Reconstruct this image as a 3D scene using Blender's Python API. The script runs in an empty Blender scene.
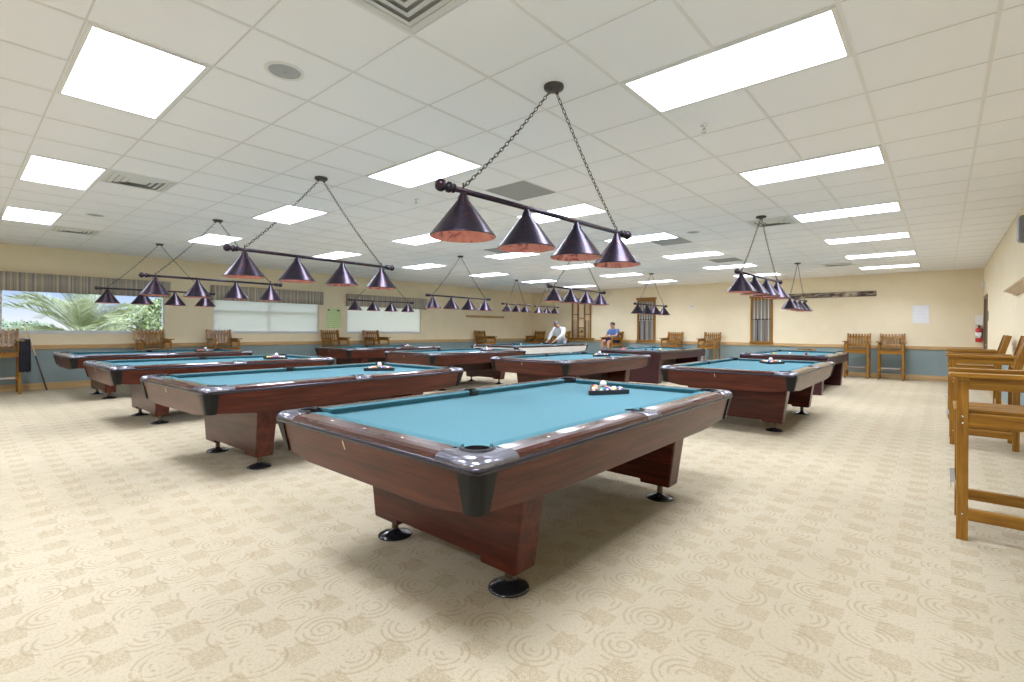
import bpy, bmesh, math, random
from mathutils import Vector, Matrix, Euler
random.seed(7)
PI = math.pi
S = bpy.context.scene
COL = S.collection

# ------------------------------------------------------------------ room constants (metres)
XL, XR, YB, YF, HC = -13.88, 0.779, 17.19, -4.2, 2.918      # left / right / back / front walls, ceiling
GX, GY, T = 0.2112, 0.4664, 0.6096                            # ceiling grid origin and module

# ------------------------------------------------------------------ mesh builder
class MB:
    def __init__(s): s.v, s.f, s.m, s.sm = [], [], [], []
    def add(s, vs, fs, m=0, smooth=False, M=None):
        b = len(s.v)
        for p in vs:
            p = Vector(p)
            s.v.append(M @ p if M else p)
        for f in fs:
            s.f.append([b + i for i in f]); s.m.append(m); s.sm.append(smooth)
        return s
    def box(s, x0, x1, y0, y1, z0, z1, m=0, M=None):
        vs = [(x0,y0,z0),(x1,y0,z0),(x1,y1,z0),(x0,y1,z0),(x0,y0,z1),(x1,y0,z1),(x1,y1,z1),(x0,y1,z1)]
        return s.add(vs, [(0,3,2,1),(4,5,6,7),(0,1,5,4),(1,2,6,5),(2,3,7,6),(3,0,4,7)], m, False, M)
    def hexa(s, vs, m=0): return s.add(vs, [(0,3,2,1),(4,5,6,7),(0,1,5,4),(1,2,6,5),(2,3,7,6),(3,0,4,7)], m)
    def prism(s, poly, z0, z1, m=0, M=None, smooth=False):
        n = len(poly)
        s.add([(p[0],p[1],z0) for p in poly] + [(p[0],p[1],z1) for p in poly],
              [tuple(range(n-1,-1,-1)), tuple(range(n,2*n))] , m, False, M)
        s.add([(p[0],p[1],z0) for p in poly] + [(p[0],p[1],z1) for p in poly],
              [(i,(i+1)%n,n+(i+1)%n,n+i) for i in range(n)], m, smooth, M)
        return s
    def loft(s, rings, m=0, smooth=False, cap=True, closed=True, M=None):
        n = len(rings[0]); vs = [p for r in rings for p in r]; fs = []
        for k in range(len(rings)-1):
            for i in range(n if closed else n-1):
                j = (i+1) % n
                fs.append((k*n+i, k*n+j, (k+1)*n+j, (k+1)*n+i))
        if cap and closed:
            fs.append(tuple(range(n-1,-1,-1))); fs.append(tuple(range((len(rings)-1)*n, len(rings)*n)))
        return s.add(vs, fs, m, smooth, M)
    def lathe(s, prof, n=16, c=(0,0,0), m=0, smooth=True, M=None, cap=False):
        rings = [[(c[0]+r*math.cos(2*PI*i/n), c[1]+r*math.sin(2*PI*i/n), c[2]+z) for i in range(n)] for r, z in prof]
        return s.loft(rings, m, smooth, cap, True, M)
    def tube(s, path, r, n=8, m=0, closed=False, smooth=True, cap=True):
        P = [Vector(p) for p in path]; rings = []
        rr = r if isinstance(r, (list, tuple)) else [r]*len(P)
        up = None
        for i, p in enumerate(P):
            if closed: t = P[(i+1) % len(P)] - P[i-1]
            else: t = P[min(i+1, len(P)-1)] - P[max(i-1, 0)]
            t.normalize()
            if up is None: up = Vector((0,0,1)) if abs(t.z) < .9 else Vector((1,0,0))
            a = up - t*up.dot(t)
            if a.length < 1e-4: a = Vector((1,0,0)) - t*t.x
            a.normalize(); up = a; b = t.cross(a)
            rings.append([tuple(p + (a*math.cos(2*PI*k/n) + b*math.sin(2*PI*k/n))*rr[i]) for k in range(n)])
        if closed: rings.append(rings[0]); cap = False
        return s.loft(rings, m, smooth, cap)
    def sphere(s, c, r, n=16, k=10, m=0, sx=1, sy=1, sz=1, M=None):
        rings = []
        for j in range(k+1):
            a = -PI/2 + PI*j/k
            q = max(math.cos(a), .02)
            rings.append([(c[0]+sx*r*q*math.cos(2*PI*i/n), c[1]+sy*r*q*math.sin(2*PI*i/n), c[2]+sz*r*math.sin(a)) for i in range(n)])
        return s.loft(rings, m, True, True, True, M)
    def mesh(s, name, mats):
        me = bpy.data.meshes.new(name)
        me.from_pydata([tuple(v) for v in s.v], [], s.f)
        for mt in (mats if isinstance(mats, (list, tuple)) else [mats]): me.materials.append(mt)
        me.polygons.foreach_set('material_index', s.m)
        me.polygons.foreach_set('use_smooth', s.sm)
        bm = bmesh.new(); bm.from_mesh(me)
        bmesh.ops.remove_doubles(bm, verts=bm.verts, dist=1e-6)
        bmesh.ops.recalc_face_normals(bm, faces=bm.faces)
        bm.to_mesh(me); bm.free(); me.update()
        return me
    def build(s, name, mats, parent=None, loc=(0,0,0), bevel=0, seg=2):
        o = bpy.data.objects.new(name, s.mesh(name, mats)); COL.objects.link(o)
        o.location = loc
        if parent: o.parent = parent
        if bevel:
            b = o.modifiers.new('bevel', 'BEVEL'); b.width = bevel; b.segments = seg; b.limit_method = 'ANGLE'; b.angle_limit = math.radians(40)
        return o

def empty(name, loc=(0,0,0), rz=0, parent=None):
    o = bpy.data.objects.new(name, None); COL.objects.link(o)
    o.location = loc; o.rotation_euler = (0,0,rz); o.empty_display_size = .1
    if parent: o.parent = parent
    return o
def tag(o, label, cat, group=None):
    o['label'] = label; o['category'] = cat
    if group: o['group'] = group
    return o
def struct(o): o['kind'] = 'structure'; return o
def dup(o, parent=None):
    c = o.copy(); COL.objects.link(c)
    if parent: c.parent = parent
    for ch in list(o.children): dup(ch, c)
    return c

# ------------------------------------------------------------------ materials
def mat(name, color=(.8,.8,.8), rough=.5, metal=0, coat=0, spec=.5, emit=None, estr=0, coatr=.05, trans=0):
    m = bpy.data.materials.new(name); m.use_nodes = True
    b = m.node_tree.nodes['Principled BSDF']
    b.inputs['Base Color'].default_value = (*color, 1); b.inputs['Roughness'].default_value = rough
    b.inputs['Metallic'].default_value = metal; b.inputs['Coat Weight'].default_value = coat
    b.inputs['Coat Roughness'].default_value = coatr
    b.inputs['Specular IOR Level'].default_value = spec; b.inputs['Transmission Weight'].default_value = trans
    if emit: b.inputs['Emission Color'].default_value = (*emit, 1); b.inputs['Emission Strength'].default_value = estr
    return m
class NT:
    def __init__(s, m): s.t = m.node_tree; s.N = s.t.nodes; s.L = s.t.links; s.b = s.N.get('Principled BSDF')
    def n(s, typ, **kw):
        x = s.N.new(typ)
        for k, v in kw.items():
            if k.startswith('i_'): x.inputs[k[2:].replace('_',' ')].default_value = v
            else: setattr(x, k, v)
        return x
    def l(s, a, b): s.L.new(a, b)
    def math(s, op, a, b=None, c=None):
        x = s.N.new('ShaderNodeMath'); x.operation = op
        for i, v in enumerate((a, b, c)):
            if v is None: continue
            if isinstance(v, (int, float)): x.inputs[i].default_value = v
            else: s.L.new(v, x.inputs[i])
        return x.outputs[0]
    def ramp(s, fac, stops):
        x = s.N.new('ShaderNodeValToRGB'); e = x.color_ramp.elements
        while len(e) > 1: e.remove(e[-1])
        for i, (p, c) in enumerate(stops):
            q = e[0] if i == 0 else e.new(p)
            q.position = p; q.color = (*c, 1)
        s.L.new(fac, x.inputs[0]); return x.outputs[0]
    def coord(s, out='Object', scale=(1,1,1), rot=(0,0,0)):
        tc = s.N.new('ShaderNodeTexCoord'); mp = s.N.new('ShaderNodeMapping')
        mp.inputs['Scale'].default_value = scale; mp.inputs['Rotation'].default_value = rot
        s.L.new(tc.outputs[out], mp.inputs[0]); return mp.outputs[0]
    def mix(s, fac, a, b):
        x = s.N.new('ShaderNodeMix'); x.data_type = 'RGBA'
        if isinstance(fac, (int, float)): x.inputs[0].default_value = fac
        else: s.L.new(fac, x.inputs[0])
        for i, v in ((6, a), (7, b)):
            if isinstance(v, tuple): x.inputs[i].default_value = (*v, 1)
            else: s.L.new(v, x.inputs[i])
        return x.outputs[2]
    def bump(s, h, strength=.3, dist=.01):
        x = s.N.new('ShaderNodeBump'); x.inputs['Strength'].default_value = strength; x.inputs['Distance'].default_value = dist
        s.L.new(h, x.inputs['Height']); s.L.new(x.outputs[0], s.b.inputs['Normal'])
def wood(name, c1, c2, c3, axis='y', rough=.3, coat=.3, scale=1, coatr=.08, spec=.5):
    m = mat(name, c2, rough, 0, coat, spec, coatr=coatr); t = NT(m)
    st = {'x': (.9,14,14), 'y': (14,.9,14), 'z': (14,14,.9)}[axis]
    co = t.coord('Object', tuple(v*scale for v in st))
    n1 = t.n('ShaderNodeTexNoise', i_Scale=1.3, i_Detail=6, i_Roughness=.65, i_Distortion=.5); t.l(co, n1.inputs['Vector'])
    n2 = t.n('ShaderNodeTexNoise', i_Scale=6, i_Detail=3); t.l(co, n2.inputs['Vector'])
    f = t.math('ADD', t.math('MULTIPLY', n1.outputs[0], .75), t.math('MULTIPLY', n2.outputs[0], .25))
    t.l(t.ramp(f, [(.34, c1), (.5, c2), (.66, c3)]), t.b.inputs['Base Color'])
    return m
def noisy(name, ca, cb, scale=30, rough=.6, bump=0, **kw):
    m = mat(name, ca, rough, **kw); t = NT(m); co = t.coord('Object')
    n = t.n('ShaderNodeTexNoise', i_Scale=scale, i_Detail=4); t.l(co, n.inputs['Vector'])
    t.l(t.ramp(n.outputs[0], [(.35, ca), (.65, cb)]), t.b.inputs['Base Color'])
    if bump: t.bump(n.outputs[0], bump, .004)
    return m

M = {}
M['wall'] = noisy('wall_paint', (.85,.755,.54), (.88,.785,.57), 3, .7)
M['wainscot'] = noisy('wainscot_paint', (.235,.315,.325), (.26,.34,.35), 3, .55)
M['oak_x'] = wood('oak_trim_x', (.42,.26,.11), (.56,.37,.17), (.66,.46,.23), 'x', .35, .2)
M['oak_y'] = wood('oak_trim_y', (.42,.26,.11), (.56,.37,.17), (.66,.46,.23), 'y', .35, .2)
M['ceil'] = noisy('ceiling_tile', (.91,.92,.965), (.935,.945,.985), 220, .85, .05)
M['tee'] = mat('ceiling_tee', (.80,.80,.81), .3)
M['tee_thin'] = mat('ceiling_tee_thin', (.72,.72,.73), .4)
M['panel'] = mat('light_diffuser', (.9,.9,.9), .4, emit=(.88,.92,1.08), estr=3.6)
M['white_metal'] = mat('white_metal', (.82,.82,.82), .35)
M['grey_grille'] = mat('grey_grille', (.36,.36,.37), .6)
M['vent_white'] = mat('vent_white', (.70,.71,.70), .4)
M['vent_dark'] = mat('vent_dark', (.30,.30,.30), .7)
M['speaker_grille'] = mat('speaker_grille', (.42,.44,.46), .55)
M['chrome'] = mat('chrome', (.75,.75,.76), .18, 1)
M['white_plastic'] = mat('white_plastic', (.82,.82,.82), .4)
M['black_plastic'] = mat('black_plastic', (.018,.018,.022), .35)
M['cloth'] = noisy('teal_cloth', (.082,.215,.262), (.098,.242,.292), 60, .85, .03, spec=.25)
M['cushion'] = noisy('teal_cloth_shaded', (.055,.17,.21), (.065,.19,.235), 60, .85, 0, spec=.25)  # same cloth as the bed; shading of the cushion faces put into the colour
for ax in 'xyz':
    M['ma_'+ax] = wood('mahogany_'+ax, (.040,.006,.003), (.078,.013,.006), (.130,.026,.011), ax, .35, .38, 1, .12, .15)
    M['pu_'+ax] = wood('plum_laminate_'+ax, (.032,.008,.011), (.048,.012,.016), (.062,.017,.021), ax, .35, .35, 1, .2, .2)
    M['or_'+ax] = wood('amber_oak_'+ax, (.145,.053,.004), (.29,.128,.010), (.43,.215,.026), ax, .35, .25, 1, .15, .35)
    M['pale_'+ax] = noisy('pale_laminate_'+ax, (.72,.73,.75), (.78,.79,.81), 4, .3)
    M['rail_'+ax] = wood('rosewood_rail_'+ax, (.022,.006,.005), (.055,.015,.011), (.12,.036,.024), ax, .22, .7, 1.3, .05, .2)
M['casting'] = noisy('grey_casting', (.24,.24,.29), (.30,.30,.36), 160, .22, .05, metal=.85)
M['casting_dark'] = noisy('charcoal_corner_cap', (.006,.0065,.007), (.010,.011,.012), 200, .45, .1, spec=.25)
M['trim_dark'] = mat('dark_rail_trim', (.06,.055,.075), .25, .7)
M['dark_wood'] = mat('dark_underside', (.05,.02,.015), .6)
M['pocket'] = mat('black_pocket', (.012,.012,.014), .5)
M['foot_black'] = mat('gloss_black_foot', (.02,.02,.024), .15, .3, .5)
M['post'] = mat('bronze_post', (.16,.12,.08), .35, .8)
M['ivory'] = mat('ivory_inlay', (.78,.72,.58), .4)
# bronze lamp metal and copper inside
def bronze(name):
    m = mat(name, (.1,.06,.07), .34, .75, .15); t = NT(m)
    n = t.n('ShaderNodeTexNoise', i_Scale=16, i_Detail=5, i_Distortion=1.2); t.l(t.coord(), n.inputs['Vector'])
    t.l(t.ramp(n.outputs[0], [(.3, (.026,.021,.038)), (.58, (.036,.026,.040)), (.75, (.11,.028,.024))]), t.b.inputs['Base Color'])
    t.bump(n.outputs[0], .1, .003); return m
M['bronze'] = bronze('oil_rubbed_bronze')
def copper(name):
    m = mat(name, (.8,.3,.2), .45, .0); t = NT(m)
    n = t.n('ShaderNodeTexNoise', i_Scale=14, i_Detail=4, i_Distortion=1.5); t.l(t.coord(), n.inputs['Vector'])
    t.l(t.ramp(n.outputs[0], [(.33, (.40,.09,.10)), (.42, (.92,.31,.22)), (.7, (.98,.42,.30))]), t.b.inputs['Base Color']); return m
M['copper'] = copper('copper_inside')
M['chain'] = mat('dark_chain', (.10,.09,.085), .4, .8)
M['red'] = mat('extinguisher_red', (.62,.02,.03), .3, 0, .4)
M['glass'] = mat('window_glass', (.95,.97,.97), .02, 0, 0, .5, trans=1)
M['glass'].node_tree.nodes['Principled BSDF'].inputs['IOR'].default_value = 1.02
M['paper'] = mat('white_paper', (.85,.86,.88), .7)
M['skin'] = mat('skin', (.55,.30,.21), .5)
M['hair_grey'] = mat('grey_hair', (.28,.28,.29), .7)
M['hair_dark'] = mat('dark_hair', (.04,.03,.025), .6)
M['shirt_white'] = mat('white_shirt_cloth', (.86,.87,.90), .8)
M['trousers'] = mat('pale_trousers', (.45,.50,.58), .8)
M['shirt_blue'] = noisy('blue_shirt_cloth', (.07,.14,.36), (.12,.22,.48), 40, .8)
M['navy'] = mat('navy_shorts', (.02,.03,.10), .8)
M['shoe'] = mat('dark_shoe', (.03,.03,.03), .5)

# carpet
def carpet():
    m = mat('spiral_carpet', (.6,.5,.35), .95, spec=.1); t = NT(m)
    tc = t.n('ShaderNodeTexCoord'); sp = t.n('ShaderNodeSeparateXYZ'); t.l(tc.outputs['Object'], sp.inputs[0])
    P = .25
    wn = t.n('ShaderNodeTexNoise', i_Scale=3.2, i_Detail=1); t.l(tc.outputs['Object'], wn.inputs['Vector'])
    def cell(o, off): return t.math('MULTIPLY', t.math('SUBTRACT', t.math('FRACT', t.math('ADD', t.math('DIVIDE', o, P), off)), .5), P)
    # spirals
    cx, cy = cell(sp.outputs[0], .38), cell(sp.outputs[1], .32)
    cy = t.math('ADD', cy, t.math('MULTIPLY', t.math('SUBTRACT', wn.outputs[0], .5), .03))
    ang = t.math('ARCTAN2', cy, cx)
    r = t.math('SQRT', t.math('ADD', t.math('MULTIPLY', cx, cx), t.math('MULTIPLY', cy, cy)))
    ring = t.math('SINE', t.math('ADD', t.math('MULTIPLY', r, 2*PI/.030), t.math('MULTIPLY', ang, 1)))
    ringm = t.math('SMOOTH_MIN', t.math('MULTIPLY', t.math('GREATER_THAN', ring, .42), 1), 1, .1)
    inside = t.math('MULTIPLY', t.math('LESS_THAN', r, .115), t.math('GREATER_THAN', r, .012))
    br = t.n('ShaderNodeTexNoise', i_Scale=7, i_Detail=4, i_Roughness=.7); t.l(tc.outputs['Object'], br.inputs['Vector'])
    brk = t.math('GREATER_THAN', br.outputs[0], .495)
    spiral = t.math('MULTIPLY', t.math('MULTIPLY', ringm, inside), brk)
    # darker blocks
    bx, by = cell(sp.outputs[0], .08), cell(sp.outputs[1], .86)
    blk = t.math('MULTIPLY', t.math('LESS_THAN', t.math('ABSOLUTE', bx), .064), t.math('LESS_THAN', t.math('ABSOLUTE', by), .056))
    # loops: fine weave stipple
    wx = t.math('SINE', t.math('MULTIPLY', sp.outputs[0], 2*PI/.012)); wy = t.math('SINE', t.math('MULTIPLY', sp.outputs[1], 2*PI/.016))
    weave = t.math('MULTIPLY', wx, wy)
    fn = t.n('ShaderNodeTexNoise', i_Scale=160, i_Detail=2); t.l(tc.outputs['Object'], fn.inputs['Vector'])
    bn = t.n('ShaderNodeTexNoise', i_Scale=.7, i_Detail=3); t.l(tc.outputs['Object'], bn.inputs['Vector'])
    base = t.ramp(bn.outputs[0], [(.3, (.45,.39,.28)), (.7, (.525,.46,.345))])
    st = t.math('ADD', t.math('MULTIPLY', fn.outputs[0], .6), t.math('MULTIPLY', weave, .12))
    base = t.mix(t.math('MULTIPLY', t.math('GREATER_THAN', st, .34), .30), base, (.44,.37,.25))
    gn = t.n('ShaderNodeTexNoise', i_Scale=75, i_Detail=3, i_Roughness=.8); t.l(tc.outputs['Object'], gn.inputs['Vector'])
    base = t.mix(t.math('MULTIPLY', t.math('GREATER_THAN', gn.outputs[0], .54), .36), base, (.36,.30,.20))
    blkf = t.math('MULTIPLY', t.math('MULTIPLY', blk, t.math('ADD', .45, t.math('MULTIPLY', t.math('GREATER_THAN', gn.outputs[0], .47), .9))), t.math('ADD', .20, t.math('MULTIPLY', t.math('GREATER_THAN', st, .27), .44)))
    c1 = t.mix(blkf, base, (.38,.31,.20))
    c2 = t.mix(t.math('MULTIPLY', spiral, .46), c1, (.32,.25,.15))
    t.l(c2, t.b.inputs['Base Color'])
    t.bump(t.math('SUBTRACT', st, t.math('MULTIPLY', spiral, .8)), .35, .006)
    return m
M['carpet'] = carpet()

# ------------------------------------------------------------------ ROOM SHELL
flo = MB(); flo.box(XL-.15, XR+.15, YF-.15, YB+.15, -.1, 0)
struct(flo.build('floor', M['carpet']))
ce = MB(); ce.box(XL-.15, XR+.15, YF-.15, YB+.15, HC, HC+.12)
ceiling = struct(ce.build('ceiling', M['ceil']))
g1, g2 = MB(), MB()
for a in range(-24, 2):
    x = GX + a*T
    if XL < x < XR: g1.box(x-.010, x+.010, YF, YB, HC-.004, HC+.001)
for b in range(-9, 28):
    y = GY + b*T
    if YF < y < YB: g2.box(XL, XR, y-.0045, y+.0045, HC-.003, HC+.001)
g1.build('tee_runner', M['tee'], ceiling); g2.build('cross_tee', M['tee_thin'], ceiling)

RAILZ0, RAILZ1 = .82, .915
WINS = [(.62, 3.34), (4.36, 7.16), (8.08, 10.94)]
WZ0, WZ1 = 1.17, 2.15
def wall_side(mb, fixed0, fixed1, lo, hi, axis, holes=()):
    def bx(a0, a1, z0, z1, m):
        if axis == 'y': mb.box(fixed0, fixed1, a0, a1, z0, z1, m)
        else: mb.box(a0, a1, fixed0, fixed1, z0, z1, m)
    bx(lo, hi, 0, RAILZ0+.02, 1)
    cur = lo
    for h0, h1 in holes:
        bx(cur, h0, RAILZ0+.02, HC, 0)
        bx(h0, h1, RAILZ0+.02, WZ0, 0); bx(h0, h1, WZ1, HC, 0)
        cur = h1
    bx(cur, hi, RAILZ0+.02, HC, 0)
for nm, args in (('wall_left', (XL-.15, XL, YF, YB, 'y', WINS)), ('wall_back', (YB, YB+.15, XL-.15, XR+.15, 'x')),
                 ('wall_front', (YF-.15, YF, XL-.15, XR+.15, 'x'))):
    w = MB(); wall_side(w, *args); struct(w.build(nm, [M['wall'], M['wainscot']]))
DY0, DY1, DZ = 15.62, 16.55, 2.12
w = MB(); wall_side(w, XR, XR+.15, YF, DY0, 'y'); w.box(XR, XR+.15, DY0, DY1, DZ, HC, 0)
w.box(XR, XR+.15, DY1, YB, .82, HC, 0); w.box(XR, XR+.15, DY1, YB, 0, .82, 1)
struct(w.build('wall_right', [M['wall'], M['wainscot']]))
# chair rails and baseboards
def strip(name, x0, x1, y0, y1, z0, z1, mt): struct(MB().box(x0, x1, y0, y1, z0, z1).build(name, mt, bevel=.006))
strip('trim_1', XL, XL+.028, YF, YB, RAILZ0, RAILZ1, M['oak_y'])
strip('trim_2', XL, XR, YB-.028, YB, RAILZ0, RAILZ1, M['oak_x'])
strip('trim_3', XR-.028, XR, YF, DY0-.06, RAILZ0, RAILZ1, M['oak_y'])
strip('baseboard_left', XL, XL+.02, YF, YB, 0, .135, M['oak_y'])
strip('baseboard_back', XL, XR, YB-.02, YB, 0, .135, M['oak_x'])
strip('baseboard_right', XR-.02, XR, YF, DY0-.06, 0, .135, M['oak_y'])
# door in the right wall by the far corner
M['door'] = mat('brown_door', (.22,.15,.09), .45); M['door_trim'] = mat('door_frame_brown', (.20,.14,.09), .5)
d = struct(MB().box(XR+.04, XR+.085, DY0+.03, DY1-.03, .005, DZ-.03).build('door_1', M['door'], bevel=.004))
fr = MB(); fr.box(XR-.02, XR+.1, DY0-.055, DY0+.03, 0, DZ+.05); fr.box(XR-.02, XR+.1, DY1-.03, DY1+.055, 0, DZ+.05); fr.box(XR-.02, XR+.1, DY0+.03, DY1-.03, DZ-.03, DZ+.05)
fr.build('door_frame', M['door_trim'], d)
hd = MB(); hd.tube([(XR+.04, DY0+.12, 1.0), (XR-.02, DY0+.12, 1.0), (XR-.02, DY0+.24, 1.0)], .011, 8); hd.build('door_handle', M['chrome'], d)

# windows
M['win_frame'] = mat('window_frame_white', (.72,.73,.75), .4)
for i, (y0, y1) in enumerate(WINS):
    f = MB(); q = .035
    x0, x1 = XL-.11, XL-.03
    f.box(x0, x1, y0, y0+q, WZ0, WZ1); f.box(x0, x1, y1-q, y1, WZ0, WZ1)
    f.box(x0, x1, y0+q, y1-q, WZ0, WZ0+q); f.box(x0, x1, y0+q, y1-q, WZ1-q, WZ1)
    w = struct(f.build('window_%d' % (i+1), M['win_frame']))
    MB().box(XL-.074, XL-.068, y0+q, y1-q, WZ0+q, WZ1-q).build('window_pane', M['glass'], w)
    MB().box(XL-.15, XL+.012, y0-.01, y1+.01, WZ0-.03, WZ0).build('window_sill', M['win_frame'], w, bevel=.004)
    if i == 1:
        b = MB()
        b.box(x0+.02, x1-.02, (y0+y1)/2-.02, (y0+y1)/2+.02, WZ0+q, WZ1-q); b.box(x0+.02, x1-.02, y0+q, y1-q, 1.72, 1.755)
        b.build('window_bar', M['win_frame'], w)

# roller shades
def shade_mat(name, c, tr):
    m = mat(name, c, .9); t = NT(m); tl = t.n('ShaderNodeBsdfTranslucent'); tl.inputs[0].default_value = (*c, 1)
    mx = t.n('ShaderNodeMixShader'); mx.inputs[0].default_value = tr
    out = t.N['Material Output']; t.l(t.b.outputs[0], mx.inputs[1]); t.l(tl.outputs[0], mx.inputs[2])
    t.l(mx.outputs[0], out.inputs[0]); return m, t, mx
M['shade_w'], _, _ = shade_mat('white_shade_cloth', (.88,.87,.82), .45)
M['shade_g'], tt, mx = shade_mat('sheer_shade_cloth', (.76,.75,.70), .5)
tr = tt.n('ShaderNodeBsdfTransparent'); m2 = tt.n('ShaderNodeMixShader'); m2.inputs[0].default_value = .12
tt.l(mx.outputs[0], m2.inputs[1]); tt.l(tr.outputs[0], m2.inputs[2]); tt.l(m2.outputs[0], tt.N['Material Output'].inputs[0])
for i, mt, lab in ((1, 'shade_g', 'grey sheer roller shade pulled down in the middle window with garden faintly behind'), (2, 'shade_w', 'opaque white roller shade pulled down in the window right of the green notice')):
    y0, y1 = WINS[i]
    r = empty('roller_shade', (XL-.02, (y0+y1)/2, WZ0)); tag(r, lab, 'window shade', None)
    h = (y1-y0)/2 - .03
    MB().box(-.004, -.002, -h, h, .03, WZ1-WZ0-.03).build('shade_cloth', M[mt], r)
    MB().box(-.014, .008, -h, h, .012, .036).build('bottom_bar', M['white_metal'], r, bevel=.004)
    tb = MB(); tb.tube([(-.003, -h, WZ1-WZ0-.03), (-.003, h, WZ1-WZ0-.03)], .02, 10); tb.build('roller_tube', M['white_metal'], r)
# pleated valances
def valance_mat():
    m = mat('striped_valance_cloth', (.4,.36,.3), .85); t = NT(m)
    sp = t.n('ShaderNodeSeparateXYZ'); t.l(t.coord(), sp.inputs[0])
    cmb = t.n('ShaderNodeCombineXYZ'); t.l(t.math('MULTIPLY', sp.outputs[1], 22), cmb.inputs[0])
    n = t.n('ShaderNodeTexNoise', i_Scale=1, i_Detail=1); t.l(cmb.outputs[0], n.inputs['Vector'])
    t.l(t.ramp(n.outputs[0], [(.36, (.27,.255,.27)), (.47, (.38,.35,.30)), (.54, (.43,.39,.32)), (.62, (.62,.55,.40))]), t.b.inputs['Base Color'])
    return m
M['valance'] = valance_mat()
for (y0, y1), lab in zip([(.60, 3.42), (4.30, 7.24), (8.04, 11.10)], ['striped fabric valance above the clear window with the palm outside', 'striped fabric valance above the middle window with the sheer shade', 'striped fabric valance above the opaque white shade']):
    v = MB(); n = int((y1-y0)/.03); xf = .15
    top, bot = [], []
    for k in range(n+1):
        y = y0 + (y1-y0)*k/n; w = .006*math.cos(k*PI/2.0)
        top.append((xf+w, y-y0, .375)); bot.append((xf+w*1.6, y-y0, 0))
    path_t = [(0, 0, .375)] + top + [(0, y1-y0, .375)]; path_b = [(0, 0, 0)] + bot + [(0, y1-y0, 0)]
    v.loft([path_b, path_t], 0, True, False, False)
    v.box(0, xf, 0, y1-y0, .36, .372)
    vo = v.build('valance', M['valance'], None, (XL+.001, y0, 1.985)); tag(vo, lab, 'valance', 'striped valances over the windows')
    so = vo.modifiers.new('t', 'SOLIDIFY'); so.thickness = .006

# ------------------------------------------------------------------ CEILING FITTINGS
def make_light():
    r = empty('ceiling_light'); W2, L2 = T-.0, T/2
    f = MB()
    for (x0, x1, y0, y1) in ((-W2+.012, -W2+.034, -L2+.012, L2-.012), (W2-.034, W2-.012, -L2+.012, L2-.012), (-W2+.034, W2-.034, -L2+.012, -L2+.034), (-W2+.034, W2-.034, L2-.034, L2-.012)):
        f.box(x0, x1, y0, y1, -.008, 0)
    f.build('light_frame', M['white_metal'], r)
    MB().box(-W2+.034, W2-.034, -L2+.034, L2-.034, -.005, 0).build('diffuser', M['panel'], r)
    return r
TUBE = bpy.data.lights.new('tube_light', 'AREA'); TUBE.shape = 'RECTANGLE'; TUBE.size = 1.12; TUBE.size_y = .52; TUBE.energy = 12.5; TUBE.spread = math.radians(138); TUBE.color = (.835,.895,1.0)
def dup_light(o):
    c = o.copy(); COL.objects.link(c)
    for ch in o.children:
        if ch.type == 'MESH': k = ch.copy(); COL.objects.link(k); k.parent = c
    return c
L0 = make_light(); first = True
colname = ['nearest the right wall', 'over the first pool tables', 'over the middle of the room', 'toward the windows', 'along the windows']
ordn = ['first', 'second', 'third', 'fourth', 'fifth', 'sixth', 'seventh', 'eighth']
for i in range(4):
    for j in range(-1, 7):
        x = GX + (-2-5*i)*T; y = GY + (4*j+.5)*T
        if y > YB-.3: continue
        o = L0 if first else dup_light(L0); first = False
        o.location = (x, y, HC)
        if j < 1 and i == 0 or j < 0: lab = 'white light panel overhead or behind the viewer, %s one %s' % (ordn[j+1], colname[i])
        else:
            k = j-1 if i == 0 else j
            lab = 'white light panel, %s from the viewer in the row %s' % (ordn[k], colname[i])
        al = bpy.data.objects.new('tube_light', TUBE); COL.objects.link(al); al.parent = o; al.location = (0,0,-.012)
        tag(o, lab, 'ceiling light', 'white rectangular light panels in the ceiling')

def make_vent():
    r = empty('supply_vent'); h = T/2 - .012
    f = MB()
    def sq(mb, a0, a1, z0, z1):
        A = [(-a0,-a0,z0),(a0,-a0,z0),(a0,a0,z0),(-a0,a0,z0)]; B = [(-a1,-a1,z1),(a1,-a1,z1),(a1,a1,z1),(-a1,a1,z1)]
        mb.loft([A, B], 0, False, False)
    sq(f, h, h-.035, -.004, -.008); sq(f, h-.035, h-.04, -.008, .0); f.build('vent_frame', M['vent_white'], r)
    MB().box(-h+.03, h-.03, -h+.03, h-.03, -.0025, -.001).build('vent_throat', M['vent_dark'], r)
    for a in (.25, .195, .14, .088):
        l = MB(); sq(l, a, a-.034, -.003, -.014); sq(l, a-.034, a-.040, -.014, -.014); sq(l, a-.040, a-.004, -.014, -.003); l.build('vent_louver', M['vent_white'], r)
    MB().box(-.06, .06, -.06, .06, -.012, -.003).build('vent_plate', M['vent_white'], r)
    return r
V0 = make_vent()
for k, (a, b, lab) in enumerate([(-3.5, 1.5, 'square louvred air vent cut by the top edge, nearest the viewer'),
        (-11.5, 1.5, 'square louvred air vent beside the second light panel toward the windows'), (-18.5, 1.5, 'square louvred air vent near the window wall at far left'),
        (-3.5, 12.5, 'square louvred air vent behind the canopy of the right lamp'), (-3.5, 22.5, 'square louvred air vent close to the back wall')]):
    o = V0 if k == 0 else dup(V0)
    o.location = (GX+a*T, GY+b*T, HC); tag(o, lab, 'air vent', 'square air vents in the ceiling')
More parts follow.
